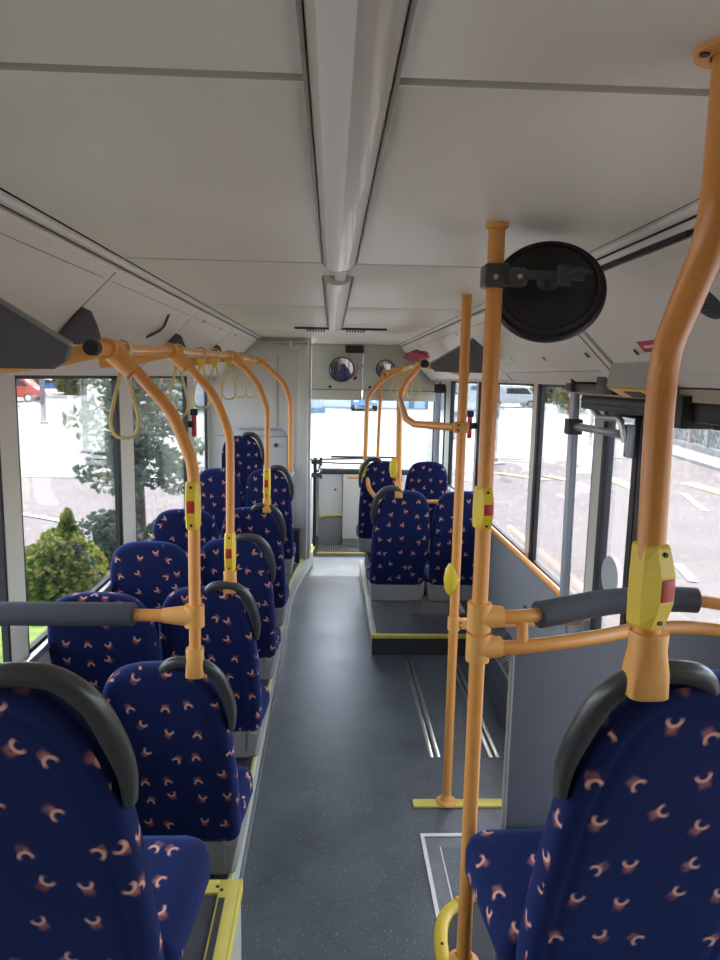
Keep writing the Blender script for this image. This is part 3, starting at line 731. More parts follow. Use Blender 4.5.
# windscreen
wf = struct('window_20', box(P([(-1.23, 8.72, 0.86), (-1.15, 8.72, 0.86), (-1.15, 8.10, 2.38), (-1.23, 8.10, 2.38)], (0, 0.05, 0)), (-1.23, 8.68, 0.86), (XR + 0.06, 8.77, 0.93)), M['rubber'])
finish('pane', P([(-1.17, 8.72, 0.90), (XR + 0.04, 8.72, 0.90), (XR + 0.04, 8.12, 2.36), (-1.17, 8.12, 2.36)], (0, 0.006, 0)), M['wind'], wf)
struct('wall_front', B((XL - 0.06, 8.70, -0.3), (XR + 0.06, 8.78, 0.87)), M['white'])
da = thing('dashboard', 'white and dark-topped front dashboard beneath the windscreen', 'dashboard', (0.2, 8.2, 0))
part('top_pad', box(B((-0.13, 8.15, 0.865), (XR - 0.05, 8.67, 0.945), 0.04, 4), (-1.1, 8.02, 0.86), (-0.14, 8.67, 0.95), 0.03), M['dark'], da)
part('front_panel', B((-0.14, 8.20, 0.36), (0.142, 8.66, 0.87), 0.004), M['white'], da)
part('lower_panel', B((-0.14, 8.21, 0.0), (0.142, 8.66, 0.35), 0.004), M['wall'], da)
part('front_panel', B((0.148, 8.14, 0.10), (XR - 0.05, 8.66, 0.87), 0.004), M['white'], da)
part('lower_panel', B((0.148, 8.18, 0.0), (XR - 0.05, 8.66, 0.10)), M['wall'], da)
part('yellow_edge', T([(-0.14, 8.195, 0.34), (-0.05, 8.195, 0.365), (0.14, 8.195, 0.375)], 0.010, seg=8), M['yellowt'], da)
part('lock', lathe(newbm(), [(0, 0.008), (0.012, 0.006), (0.014, 0)], 14, Matrix.Translation((0.06, 8.20, 0.68)) @ Matrix.Rotation(PI / 2, 4, 'X')), M['dark'], da)
part('label', B((0.20, 8.136, 0.82), (0.40, 8.141, 0.845)), M['orangep'], da)
# wiper
wp = thing('windscreen_wiper', 'black windscreen wiper lying along the foot of the windscreen', 'wiper', (0.1, 8.74, 1.0))
part('arm', T([(-0.35, 8.74, 0.97), (0.6, 8.74, 1.0)], 0.012, seg=8), M['rubber'], wp)
part('blade', B((0.0, 8.73, 1.0), (0.85, 8.745, 1.025), 0.004), M['rubber'], wp)
# exterior mirror beyond the front right
em = thing('exterior_mirror', 'tall dark exterior mirror outside the front right door', 'mirror', (1.5, 8.75, 1.7))
part('housing', B((1.41, 8.70, 1.25), (1.58, 8.80, 1.85), 0.04, 4), M['rubber'], em)
part('mirror_glass', B((1.425, 8.694, 1.28), (1.565, 8.702, 1.82), 0.003), M['mirror'], em)
part('arm', T(smoothpath([(1.5, 8.72, 1.84), (1.45, 8.7, 2.05), (1.24, 8.45, 2.15)], 5), 0.02, seg=10), M['rubber'], em)

# ------------------------------------------------------------------ ceiling lamps, vents
def lamp(y0, y1, x, label):
    o = thing('ceiling_lamp', label, 'lamp', (x, (y0 + y1) / 2, H - 0.03), 'ceiling lamps')
    n = 16; w = 0.052; dp = 0.036
    sec = [(x + w * math.cos(PI + PI * k / n), y0, H + dp * math.sin(PI + PI * k / n) * 0.9) for k in range(n + 1)]
    part('diffuser', P(sec, (0, y1 - y0, 0)), M['lens'], o, angle=30)
    sec2 = [(x + (w + 0.002) * math.cos(PI + PI * k / 8), y0, H + (dp * 0.9 + 0.002) * math.sin(PI + PI * k / 8)) for k in range(2, 5)]
    s3 = [(p[0], p[1], p[2] + 0.004) for p in sec2[::-1]]
    part('highlight_strip', P(sec2 + s3, (0, y1 - y0 - 0.004, 0)), M['lensglint'], o)  # lens highlight painted as a paler strip, not a lamp part
    for s in (-1, 1):
        part('side_rail', B((x + s * 0.0545 - 0.003, y0, H - 0.012), (x + s * 0.0545 + 0.003, y1, H), 0.002), M['shell'], o)
    for ye in (y0 - 0.012, y1):
        sec = [(x + (w + 0.001) * math.cos(PI + PI * k / n), ye, H + (dp * 0.9 + 0.001) * math.sin(PI + PI * k / n)) for k in range(n + 1)]
        part('end_cap', P(sec, (0, 0.012, 0)), M['plinth'], o)
lamp(-1.0, 2.27, 0.018, 'long half-round ceiling lamp nearest the camera')
lamp(2.60, 5.15, 0.016, 'second half-round ceiling lamp, farther along the ceiling')
cs2 = thing('cable_cover', 'narrow white strip joining the two ceiling lamps', 'cover strip', (0.02, 2.42, H))
part('strip', B((0.005, 2.26, H - 0.02), (0.042, 2.585, H), 0.004), M['white'], cs2)
for x0, x1, lab in ((-0.20, -0.055, 'left slotted ceiling vent near the front of the bus'), (0.10, 0.25, 'right slotted ceiling vent near the front of the bus')):
    o = thing('ceiling_vent', lab, 'vent', ((x0 + x1) / 2, 5.5, H), 'ceiling vents')
    part('frame', B((x0 - 0.015, 5.33, H - 0.010), (x1 + 0.015, 5.61, H), 0.004), M['liptrim'], o)
    bm = newbm()
    for k2 in range(7):
        xx = x0 + 0.01 + k2 * (x1 - x0 - 0.02) / 6
        box(bm, (xx - 0.006, 5.36, H - 0.0125), (xx + 0.006, 5.58, H - 0.009))
    part('slot', bm, M['gap'], o)
vp = thing('vent_rail', 'dark rail across the ceiling in front of the vents', 'rail', (0.0, 5.25, H))
part('rail', B((-0.28, 5.24, H - 0.016), (0.40, 5.27, H), 0.004), M['dark'], vp)
pp = thing('ceiling_pipe', 'grey pipe with a hook along the top of the cab partition', 'pipe', (-0.6, 6.70, 2.32))
part('pipe', T(fillet([(-1.03, 6.70, 2.02), (-0.72, 6.70, 2.315), (-0.24, 6.70, 2.315)], 0.05), 0.018, seg=12), M['alu'], pp)
part('hook', T([(-0.36 + 0.035 * math.cos(a), 6.68, 2.29 + 0.035 * math.sin(a)) for a in [PI * 0.6 + k * 0.4 for k in range(12)]], 0.010, seg=8), M['white'], pp)

# ------------------------------------------------------------------ seats
def side_profile(handle, z0=0.362, z1=1.125):
    """half outline from bottom to top: (half width, z); the handle side is cut into a long shoulder"""
    if handle:
        key = [(0.170, z0), (0.202, z0 + 0.012), (0.212, z0 + 0.05), (0.2125, z0 + 0.15), (0.210, z0 + 0.27), (0.203, z0 + 0.38), (0.189, z0 + 0.465), (0.172, z0 + 0.530), (0.142, z0 + 0.582), (0.105, z0 + 0.612), (0.06, z0 + 0.626), (0.0, z0 + 0.630)]
    else:
        key = [(0.150, z0), (0.184, z0 + 0.012), (0.196, z0 + 0.05), (0.204, z0 + 0.15), (0.211, z0 + 0.28), (0.2125, z0 + 0.38), (0.208, z0 + 0.455), (0.196, z0 + 0.520), (0.170, z0 + 0.578), (0.130, z0 + 0.612), (0.07, z0 + 0.627), (0.0, z0 + 0.630)]
    key = [(x, z0 + (z - z0) * ((z1 - z0) / (key[-1][1] - z0))) for x, z in key]
    return [(p.x, p.y) for p in smoothpath([(x, z, 0) for x, z in key], 3)]
def rr_outline(side):
    right = side_profile(side > 0); left = side_profile(side < 0)
    return right + [(-x, z) for x, z in left[:-1]][::-1]

def inset(poly, d, ctr):
    out = []; n = len(poly); dd = min(d, 0.03)
    for i in range(n):
        x, z = poly[i]; (x0, z0), (x1, z1) = poly[i - 1], poly[(i + 1) % n]
        tx, tz = x1 - x0, z1 - z0; l = math.hypot(tx, tz) or 1
        out.append((x - tz / l * dd, z + tx / l * dd))
    if d > dd:
        cx = sum(p[0] for p in out) / n; cz = sum(p[1] for p in out) / n
        hw = max(abs(p[0] - cx) for p in out); hh = max(abs(p[1] - cz) for p in out)
        e = d - dd; fx = max(0.15, 1 - e / hw); fz = max(0.15, 1 - e / hh)
        out = [(cx + (p[0] - cx) * fx, cz + (p[1] - cz) * fz) for p in out]
    return out

LEAN = math.tan(math.radians(18))
def lean(bm, z0=0.36):
    for v in bm.verts: v.co.y -= max(0, v.co.z - z0) * LEAN
    return bm

def seat_back_bm(side):
    bm = newbm(); poly = rr_outline(side)
    prof = [(0.125, -0.012), (0.07, -0.0135), (0.05, -0.013), (0.044, -0.0105), (0.036, -0.013), (0.018, -0.010), (0.006, 0.0), (0.0, 0.018), (0.0, 0.045), (0.008, 0.066), (0.025, 0.078), (0.05, 0.084), (0.09, 0.083), (0.125, 0.078)]
    rings = []
    for (d, y) in prof:
        rings.append([bm.verts.new((x, y, z)) for (x, z) in inset(poly, d, (0, 0.8))])
    n = len(poly)
    for A, Bq in zip(rings, rings[1:]):
        for k in range(n): bm.faces.new((A[k], A[(k + 1) % n], Bq[(k + 1) % n], Bq[k]))
    bm.faces.new(rings[0][::-1]); bm.faces.new(rings[-1])
    return lean(bm)

def cushion_bm(dx=0.0, dz=0.0):
    bm = newbm()
    # plan outline x,y ; slightly wider in front
    pts = []
    y0, y1, hw = 0.045, 0.40, 0.219
    def corner(cx, cy, r, a0):
        return [(cx + r * math.cos(a0 + PI / 2 * k / 6), cy + r * math.sin(a0 + PI / 2 * k / 6)) for k in range(7)]
    pts += corner(hw - 0.07, y1 - 0.07, 0.07, 0) + corner(-hw + 0.07, y1 - 0.07, 0.07, PI / 2)
    pts += corner(-hw + 0.05, y0 + 0.03, 0.03, PI) + corner(hw - 0.05, y0 + 0.03, 0.03, 3 * PI / 2)
    n = len(pts)
    prof = [(0.03, 0.325), (0.006, 0.332), (0.0, 0.35), (0.0, 0.395), (0.006, 0.416), (0.02, 0.429), (0.05, 0.436), (0.10, 0.432)]
    rings = []
    for d, z in prof:
        rings.append([bm.verts.new((x, y, z - (0.02 if y < 0.2 and z > 0.39 else 0))) for (x, y) in inset(pts, d, None)])
    for A, Bq in zip(rings, rings[1:]):
        for k in range(n): bm.faces.new((A[k], A[(k + 1) % n], Bq[(k + 1) % n], Bq[k]))
    bm.faces.new(rings[0][::-1]); bm.faces.new(rings[-1])
    bmesh.ops.translate(bm, verts=bm.verts, vec=(dx, 0, dz))
    return bm

def shell_bm():
    bm = newbm()
    poly = [(-0.195, 0.242), (-0.15, 0.230), (0.15, 0.230), (0.195, 0.242), (0.208, 0.30), (0.205, 0.378), (-0.205, 0.378), (-0.208, 0.30)]
    yv = [(-0.012, 0.02), (0.0, 0.004), (0.03, 0.0), (0.24, 0.0), (0.34, 0.002), (0.38, 0.02)]
    rings = []
    for (y, d) in yv:
        ring = []
        for (x, z) in inset(poly, d, None):
            zz = min(z, 0.335) if y > 0.05 else z
            if y > 0.2 and z < 0.3: zz = z + 0.03 * (y - 0.2) / 0.18
            ring.append(bm.verts.new((x, y, zz)))
        rings.append(ring)
    n = len(poly)
    for A, Bq in zip(rings, rings[1:]):
        for k in range(n): bm.faces.new((A[k], A[(k + 1) % n], Bq[(k + 1) % n], Bq[k]))
    bm.faces.new(rings[0][::-1]); bm.faces.new(rings[-1])
    box(bm, (-0.18, -0.018, 0.28), (-0.17, -0.008, 0.38)); box(bm, (0.15, -0.018, 0.28), (0.16, -0.008, 0.38))
    return bm

def grip_bm(side):
    s = side
    path = smoothpath([(0.000 * s, 0.02, 1.06), (0.006 * s, 0.012, 1.10), (0.036 * s, 0.01, 1.133), (0.09 * s, 0.01, 1.140), (0.135 * s, 0.01, 1.128), (0.175 * s, 0.01, 1.085), (0.198 * s, 0.012, 1.015), (0.209 * s, 0.016, 0.945), (0.204 * s, 0.024, 0.875)], 5)
    n = len(path)
    r1 = [0.010 + 0.011 * min(1, 4 * k / n, 4 * (n - 1 - k) / n + 0.1) for k in range(n)]
    bm = newbm(); tube(bm, path, r1, seg=14, flat=((0, 1, 0), [0.022] * n))
    return lean(bm)

def make_seat(label, side, ped, cdx=0.0):
    """side: +1 handle on +x, -1 on -x, 0 none; ped: floor height below seat datum"""
    r = thing('bus_seat', label, 'seat', (0, 0, 0), 'navy patterned bus seats')
    finish('backrest', seat_back_bm(side), M['fabric'], r, uv=True, angle=60)
    finish('seat_cushion', cushion_bm(cdx, 0.012 if cdx else 0.0), M['fabric'], r, uv=True, angle=60)
    finish('seat_shell', shell_bm(), M['shell'], r, angle=35)
    finish('seat_pedestal', B((-0.15, 0.20, ped), (0.15, 0.34, 0.275), 0.01), M['rubber'], r)
    if side: finish('grab_handle', grip_bm(side), M['grip'], r)
    return r

protos = {}
def seat(x, y, dz, label, side=0, floor=0.206, sc=1.0, cdx=0.0):
    key = (side, round(floor - dz, 3), cdx)
    if key not in protos:
        o = make_seat(label, side, floor - dz + 0.002, cdx); protos[key] = o
    else:
        o = copy_tree(protos[key]); o['label'] = label
    o.location = (x, y, dz); o.scale = (sc, 1, 1)
    return o

# left column
seat(-0.530, 1.235, 0.42, 'patterned navy seat in the lower left corner, closest to the camera, dark grab handle', 1, 0.432, 1.0, 0.03)
seat(-0.515, 2.297, -0.01, 'left aisle seat holding the nearest orange stanchion, second seat from the camera', 1)
seat(-0.934, 2.19, 0.0, 'left window seat mostly hidden behind the closest corner seat', 0, 0.206, 1.06)
seat(-0.515, 3.06, 0.0, 'left aisle seat holding the second orange stanchion', 1)
seat(-0.934, 2.97, 0.0, 'left window seat partly behind the grey padded bar', 0, 0.206, 1.06)
seat(-0.515, 3.88, 0.015, 'left aisle seat with a bare grab handle between the second and third stanchions', 1)
seat(-0.934, 3.79, 0.015, 'left window seat one row beyond the seat behind the padded bar', 0, 0.206, 1.06)
seat(-0.515, 4.75, 0.02, 'left aisle seat holding the third orange stanchion', 1)
seat(-0.934, 4.66, 0.02, 'left window seat behind the vertical part of the first stanchion', 0, 0.206, 1.06)
seat(-0.472, 5.47, 0.18, 'left aisle seat on the wheel arch holding the farthest stanchion', 1, 0.362, 0.86)
seat(-0.845, 5.47, 0.18, 'left window seat on the wheel arch, behind the second stanchion pole', 0, 0.36, 0.86)
seat(-0.755, 6.15, 0.37, 'highest and farthest left seat, against the cab partition', 1, 0.362, 0.86)
# right column
seat(0.608, 1.250, 0.42, 'patterned navy seat in the lower right corner holding the thick bent pole', -1, 0.432, 1.0, -0.038)
seat(0.515, 5.10, 0.09, 'front right seat beside the aisle on the low platform, grab handle with pole', -1, 0.335)
seat(0.952, 5.10, 0.09, 'front right seat by the window on the low platform, behind the slim pole', 0, 0.335)
seat(0.455, 6.36, 0.15, 'farthest right seat beside the aisle, in the foremost row', -1, 0.36, 0.92)
seat(0.865, 6.36, 0.15, 'farthest right seat by the window, in the foremost row', 0, 0.36, 0.92)

# ------------------------------------------------------------------ stanchions
RP = 0.0178
def stop_button(root, p, facing=-PI / 2, sc=1.0, hs=1.0, name='stop_button'):
    """yellow box clamped round the pole, facing direction angle in xy"""
    p = Vector(p)
    mm = Matrix.Translation(p) @ Matrix.Rotation(facing, 4, 'Z') @ Matrix.Diagonal((sc, sc, hs, 1))
    # section in local: x = outward, y = across
    bm = newbm(); rings = []
    for (z, w, d) in ((-0.092, 0.026, 0.030), (-0.086, 0.029, 0.034), (-0.05, 0.030, 0.046), (-0.03, 0.031, 0.052), (0.03, 0.031, 0.052), (0.05, 0.030, 0.046), (0.086, 0.029, 0.034), (0.092, 0.026, 0.030)):
        pts = [(-0.027, -w), (0.012, -w), (d, -w * 0.62), (d, w * 0.62), (0.012, w), (-0.027, w)]
        rings.append([bm.verts.new(mm @ Vector((a, b, z))) for a, b in pts])
    for A, Bq in zip(rings, rings[1:]):
        for k in range(6): bm.faces.new((A[k], A[(k + 1) % 6], Bq[(k + 1) % 6], Bq[k]))
    bm.faces.new(rings[0][::-1]); bm.faces.new(rings[-1])
    b = part(name, bm, M['yellow'], root, smooth=False)
    t = newbm(); box(t, (0.048, -0.0165, -0.024), (0.0555, 0.0165, 0.024), 0.003); bmesh.ops.transform(t, matrix=mm, verts=t.verts)
    sub('push_button', t, M['red'], b, root)
    for z in (-0.074, 0.074):
        t = newbm(); cyl(t, (0.030, 0, z), (0.0415, 0, z), 0.0055, 10); bmesh.ops.transform(t, matrix=mm, verts=t.verts)
        sub('screw', t, M['rubber'], b, root)

def clamp(root, p, h=0.12, r=0.028, low=0.036, name='seat_clamp'):
    """bracket that widens downward over the seat handle"""
    p = Vector(p); bm = newbm(); rings = []
    for (z, rx, ry) in ((0, r, r), (-0.004, r + 0.001, r + 0.001), (-h * 0.25, r, r), (-h * 0.6, low * 0.95, r), (-h * 0.97, low, r), (-h, low - 0.004, r - 0.003)):
        q = 4 if z < -h * 0.3 else 2.2
        rings.append([bm.verts.new(p + Vector((rx * abs(math.cos(a)) ** (2 / q) * (1 if math.cos(a) >= 0 else -1), ry * abs(math.sin(a)) ** (2 / q) * (1 if math.sin(a) >= 0 else -1), z))) for a in [2 * PI * k / 20 for k in range(20)]])
    for A, Bq in zip(rings, rings[1:]):
        for k in range(20): bm.faces.new((A[k], A[(k + 1) % 20], Bq[(k + 1) % 20], Bq[k]))
    bm.faces.new(rings[0][::-1]); bm.faces.new(rings[-1])
    part(name, bm, M['orangep'], root, angle=50)

RAIL = [(-0.625, 1.88, 2.063), (-0.631, 2.16, 2.069), (-0.635, 2.83, 2.09), (-0.628, 4.51, 2.121), (-0.545, 5.21, 2.109), (-0.507, 5.61, 2.115)]
railp = smoothpath(RAIL, 6)
def rail_at(y):
    for a, b in zip(railp, railp[1:]):
        if a.y <= y <= b.y: return a.lerp(b, (y - a.y) / (b.y - a.y))
    return railp[-1].copy()
gr = thing('grab_rail', 'orange overhead grab rail along the left windows', 'grab rail', (-0.67, 2.02, 2.07))
part('tube', T(railp, RP, seg=16), M['orange'], gr)
part('end_cap', T([(-0.6254, 1.868, 2.0633), (-0.6254, 1.90, 2.0633)], 0.0205, seg=18), M['rubber'], gr)
for y in (1.93, 2.78, 4.4):
    q = rail_at(y)
    part('wall_bracket', T([q + Vector((0, 0, -0.003)), q + Vector((-0.12, -0.02, -0.035)), q + Vector((-0.25, -0.03, -0.045))], [0.024, 0.022, 0.030], seg=12), M['orangep'], gr)

def stanchion_left(y, xv, zb, zbox, label, bsc=0.85, bhs=0.8, top=None):
    q = top or rail_at(y)
    o = thing('stanchion', label, 'grab pole', (xv, y, zb), 'left stanchions')
    path = fillet([q, q + Vector((0.03, 0, -0.016)), (xv - 0.055, y, q.z - 0.175), (xv + 0.004, y, q.z - 0.33), (xv, y, zb)], [0.04, 0.25, 0.25], 8)
    part('pole', T(path, RP, seg=16), M['orange'], o)
    # joint sleeve on the rail
    bm = newbm(); tube(bm, [q + Vector((0, -0.045, 0)), q + Vector((0, 0.045, 0))], 0.029, seg=18)
    d = (Vector((xv - 0.055, y, q.z - 0.175)) - q).normalized()
    tube(bm, [q, q + d * 0.09], [0.032, 0.0265], seg=16)
    part('joint_sleeve', bm, M['orangep'], o)
    stop_button(o, (xv, y, zbox), -PI / 2, bsc, bhs)
    clamp(o, (xv, y, zb + 0.085), 0.09, 0.0265, 0.028)
    return o
st1 = stanchion_left(2.05, -0.405, 1.092, 1.618, 'nearest of the bent orange stanchions over the left seats, with yellow stop button', 0.68, 0.76)
stanchion_left(2.83, -0.410, 1.112, 1.280, 'second bent orange stanchion on the left, stop button just above its clamp', 0.72, 0.86)
stanchion_left(4.51, -0.412, 1.125, 1.312, 'third bent orange stanchion on the left, small stop button', 0.74, 1.05)
s4 = thing('stanchion', 'farthest bent orange stanchion on the left, without a stop button', 'grab pole', (-0.302, 5.22, 1.3), 'left stanchions')
q = rail_at(5.22)
part('pole', T(fillet([q, q + Vector((0.03, 0, -0.01)), (-0.35, 5.22, 1.948), (-0.302, 5.22, 1.805), (-0.302, 5.22, 1.29)], [0.04, 0.2, 0.2], 8), 0.0185, seg=14), M['orange'], s4)
part('joint_sleeve', T([q + Vector((0, -0.04, 0)), q + Vector((0, 0.04, 0))], 0.027, seg=16), M['orangep'], s4)

# padded guard bar left
gb = thing('padded_bar', 'dark grey padded crossbar at left joined to the nearest stanchion', 'grab bar', (-0.405, 2.05, 1.279))
part('foam_pad', T([(-1.10, 2.05, 1.282), (-0.588, 2.05, 1.282), (-0.582, 2.05, 1.282)], [0.036, 0.036, 0.030], seg=20), M['greyfoam'], gb)
part('tube', T([(-1.175, 2.05, 1.282), (-0.47, 2.05, 1.279)], 0.019, seg=14), M['orange'], gb)
bm = T([(-0.500, 2.05, 1.279), (-0.437, 2.05, 1.279), (-0.405, 2.05, 1.279)], [0.022, 0.030, 0.031], seg=16)
tube(bm, [(-0.405, 2.05, 1.246), (-0.405, 2.05, 1.312)], 0.030, seg=18)
part('tee_joint', bm, M['orangep'], gb)

# hanging straps
def strap(p, label, tw=0.0, ln=0.265, group='left hanging straps', drop=0.0):
    p = Vector(p); z0 = p.z - 0.028
    o = thing('hanging_strap', label, 'strap', tuple(p), group)
    ring = [p + Vector((0, 0, 0)) + Vector((0.027 * math.cos(a), 0, 0.027 * math.sin(a))) for a in [2 * PI * k / 18 for k in range(18)]]
    part('collar', T(ring, 0.004, seg=8, closed=True, flat=((0, 1, 0), 0.014)), M['strap'], o)
    part('clip', P([p + Vector(v) for v in ((-0.022, -0.009, -0.024), (0.022, -0.009, -0.024), (0.012, -0.009, -0.066), (-0.012, -0.009, -0.066))], (0, 0.018, 0)), M['yellow'], o)
    L0 = ln - 0.06; c, s = math.cos(tw), math.sin(tw)
    def Q(u, z): return p + Vector((u * c, u * s, z))
    pts = [Q(-0.006, -0.062), Q(-0.028, -0.062 - L0 * 0.42), Q(-0.041, -0.062 - L0 * 0.74), Q(-0.030, -0.062 - L0 * 0.95), Q(0, -0.062 - L0), Q(0.030, -0.062 - L0 * 0.95), Q(0.041, -0.062 - L0 * 0.74), Q(0.028, -0.062 - L0 * 0.42), Q(0.006, -0.062)]
    part('loop', T(smoothpath(pts, 6), 0.0055, seg=8, flat=((c, s, 0), 0.0055)), M['strap'], o)
for (y, tw, lab) in ((2.17, 0.15, 'nearest yellow hanging strap, beside the first left stanchion'), (2.95, 0.5, 'yellow hanging strap just past the second left stanchion'),
                     (3.48, 0.3, 'first hanging strap in the middle of the left rail, beyond the second stanchion'), (3.88, -0.3, 'second hanging strap in the middle of the left rail'),
                     (4.36, 0.2, 'hanging strap just before the third left stanchion'), (4.76, 0.6, 'hanging strap just beyond the third left stanchion'), (5.02, -0.2, 'farthest yellow strap on the left rail')):
    strap(rail_at(y), lab, tw)

# near right pole with mirror and door partition
PX, PY = 0.378, 1.678
np_ = thing('stanchion', 'straight orange floor-to-ceiling pole carrying the round black mirror', 'grab pole', (PX, PY, 0.43))
part('pole', T([(PX, PY, 0.43), (PX, PY, H)], 0.0195, seg=18), M['orange'], np_)
part('ceiling_flange', lathe(newbm(), [(0.022, -0.012), (0.026, -0.010), (0.028, -0.003), (0.028, 0)], 24, Matrix.Translation((PX, PY, H))), M['orangep'], np_)
part('floor_flange', lathe(newbm(), [(0.045, 0), (0.044, 0.008), (0.030, 0.014), (0.022, 0.03)], 24, Matrix.Translation((PX, PY, 0.43))), M['orangep'], np_)
stop_button(np_, (PX - 0.002, PY, 1.690), -PI / 2 + 0.15, 0.68, 0.56)

dr = thing('door_guard', 'orange railed guard with grey panel and padded bar behind the middle door', 'guard rail', (0.8, 1.75, 0.43))
up = smoothpath([(0.40, PY, 1.412), (0.462, 1.675, 1.412), (0.55, 1.69, 1.416), (0.72, 1.765, 1.42), (0.86, 1.80, 1.42), (1.0, 1.80, 1.418), (1.10, 1.76, 1.41), (1.20, 1.70, 1.40)], 6)
part('upper_tube', T(up, 0.018, seg=14), M['orange'], dr)
pad = [p for p in up if 0.525 <= p.x <= 1.0]
part('foam_pad', T(pad, 0.0345, seg=20), M['greyfoam'], dr)
low = smoothpath([(0.40, PY, 1.332), (0.465, 1.668, 1.334), (0.57, 1.672, 1.344), (0.70, 1.70, 1.352), (0.83, 1.75, 1.354), (0.98, 1.765, 1.353), (1.08, 1.74, 1.345), (1.135, 1.71, 1.31), (1.15, 1.70, 1.22), (1.15, 1.70, 0.45)], 6)
part('lower_tube', T(low, 0.0185, seg=14), M['orange'], dr)
lowp = [p for p in low if p.x >= 0.46 and p.z > 1.30]
bm = newbm(); a0 = [bm.verts.new((p.x, p.y + 0.004, p.z - 0.012)) for p in lowp]; a1 = [bm.verts.new((p.x, p.y + 0.004, 0.01)) for p in lowp]
b0 = [bm.verts.new((p.x, p.y - 0.008, p.z - 0.012)) for p in lowp]; b1 = [bm.verts.new((p.x, p.y - 0.008, 0.01)) for p in lowp]
for k in range(len(lowp) - 1):
    bm.faces.new((a0[k], a0[k + 1], a1[k + 1], a1[k])); bm.faces.new((b0[k], b1[k], b1[k + 1], b0[k + 1]))
    bm.faces.new((a0[k], b0[k], b0[k + 1], a0[k + 1])); bm.faces.new((a1[k], a1[k + 1], b1[k + 1], b1[k]))
bm.faces.new((a0[0], a1[0], b1[0], b0[0])); bm.faces.new((a0[-1], b0[-1], b1[-1], a1[-1]))
part('grey_panel', bm, M['guard'], dr, angle=60)
part('panel_edge', T([(lowp[0].x, lowp[0].y - 0.002, 0.01), (lowp[0].x, lowp[0].y - 0.002, lowp[0].z)], 0.008, seg=8), M['shell'], dr)
for z, y2 in ((1.412, PY), (1.332, PY)):
    bm = newbm(); tube(bm, [(PX, PY, z - 0.036), (PX, PY, z + 0.036)], 0.030, seg=20)
    tube(bm, [(PX, PY, z), (PX + 0.06, PY + 0.0, z)], [0.032, 0.026], seg=16)
    part('tee_joint', bm, M['orangep'], dr)
part('short_post', T([(0.487, 1.676, 1.412), (0.49, 1.669, 1.335)], 0.014, seg=12), M['orange'], dr)

# round mirror with arm
mc = Vector((0.520, 1.725, 2.219)); nf = Vector((0.24, 0.88, -0.40)).normalized()
rm = thing('convex_mirror', 'round black-backed mirror on an arm clamped to the near orange pole', 'mirror', tuple(mc))
mm = Matrix.Translation(mc) @ nf.to_track_quat('Z', 'Y').to_matrix().to_4x4() @ Matrix.Scale(1.095, 4)
part('back_dish', lathe(newbm(), [(0, -0.040), (0.03, -0.0385), (0.07, -0.030), (0.100, -0.016), (0.112, -0.006), (0.120, -0.006), (0.124, 0.0), (0.124, 0.010), (0.119, 0.012), (0.115, 0.006), (0, 0.006)], 56, mm), M['blackp'], rm, angle=30)
part('mirror_glass', lathe(newbm(), [(0.115, 0.0065), (0.09, 0.012), (0.05, 0.019), (0, 0.022)], 40, mm), M['mirror'], rm)
ringp = [mm @ Vector((0.105 * math.cos(2 * PI * k / 48), 0.105 * math.sin(2 * PI * k / 48), -0.0145)) for k in range(48)]
part('back_rib', T(ringp, 0.003, seg=6, closed=True), M['rubber'], rm)
hub = mm @ Vector((0.0, 0, -0.038)); hub2 = mm @ Vector((0, 0, -0.075))
bm = newbm(); lathe(bm, [(0, -0.062), (0.012, -0.060), (0.020, -0.052), (0.026, -0.040), (0.030, -0.034), (0.03, -0.030)], 24, mm)
part('ball_joint', bm, M['rubber'], rm)
ap = Vector((PX + 0.03, PY - 0.035, 2.240)); ae = Vector((0.565, 1.605, 2.236))
bm = newbm(); tube(bm, [ap, ae], 0.0105, seg=12)
part('arm', bm, M['grip'], rm)
mid = ap.lerp(ae, 0.72)
bm = newbm(); tube(bm, [mid + Vector((0, 0, 0.022)), mid + Vector((0, 0.0, -0.022))], 0.017, seg=14); tube(bm, [mid, mm @ Vector((0, 0, -0.055))], [0.014, 0.013], seg=12)
part('knuckle', bm, M['grip'], rm)
part('lever', T([mid + Vector((0.0, -0.01, 0.0)), mid + Vector((0.03, -0.018, 0.012)), mid + Vector((0.06, -0.02, 0.004))], [0.008, 0.006, 0.004], seg=8), M['grip'], rm)
bm = B((PX - 0.030, PY - 0.036, 2.213), (PX + 0.030, PY + 0.030, 2.267), 0.008)
box(bm, (PX + 0.02, PY - 0.050, 2.213), (PX + 0.066, PY - 0.020, 2.256), 0.010)
part('pole_clamp', bm, M['grip'], rm)
for dx in (-0.006, 0.046):
    yy = PY - 0.037 if dx < 0.02 else PY - 0.051
    bm = newbm(); cyl(bm, (PX + dx, yy + 0.004, 2.235), (PX + dx, yy - 0.002, 2.235), 0.006, 10); part('bolt', bm, M['alu'], rm)

# thick bent pole at right
bp = thing('stanchion', 'thick bent orange pole in the right foreground with yellow stop button', 'grab pole', (0.48, 1.02, 1.48))
pth = fillet([(0.429, 0.80, H), (0.429, 0.80, 2.175), (0.476, 1.0, 2.045), (0.475, 1.0, 1.95), (0.483, 1.0, 1.57)], [0.10, 0.10, 0.2], 10)
part('pole', T(pth, 0.0205, seg=22), M['orange'], bp)
part('ceiling_flange', lathe(newbm(), [(0.023, -0.008), (0.030, -0.007), (0.039, -0.006), (0.041, 0)], 28, Matrix.Translation((0.429, 0.80, H))), M['orangep'], bp)
bm = newbm(); cyl(bm, (0.3975, 0.80, H - 0.0085), (0.3975, 0.80, H - 0.005), 0.0055, 10); part('flange_screw', bm, M['dark'], bp)
stop_button(bp, (0.480, 1.0, 1.701), -PI / 2 + 0.35, 0.70, 0.70)
clamp(bp, (0.486, 1.0, 1.628), 0.102, 0.0275, 0.032)

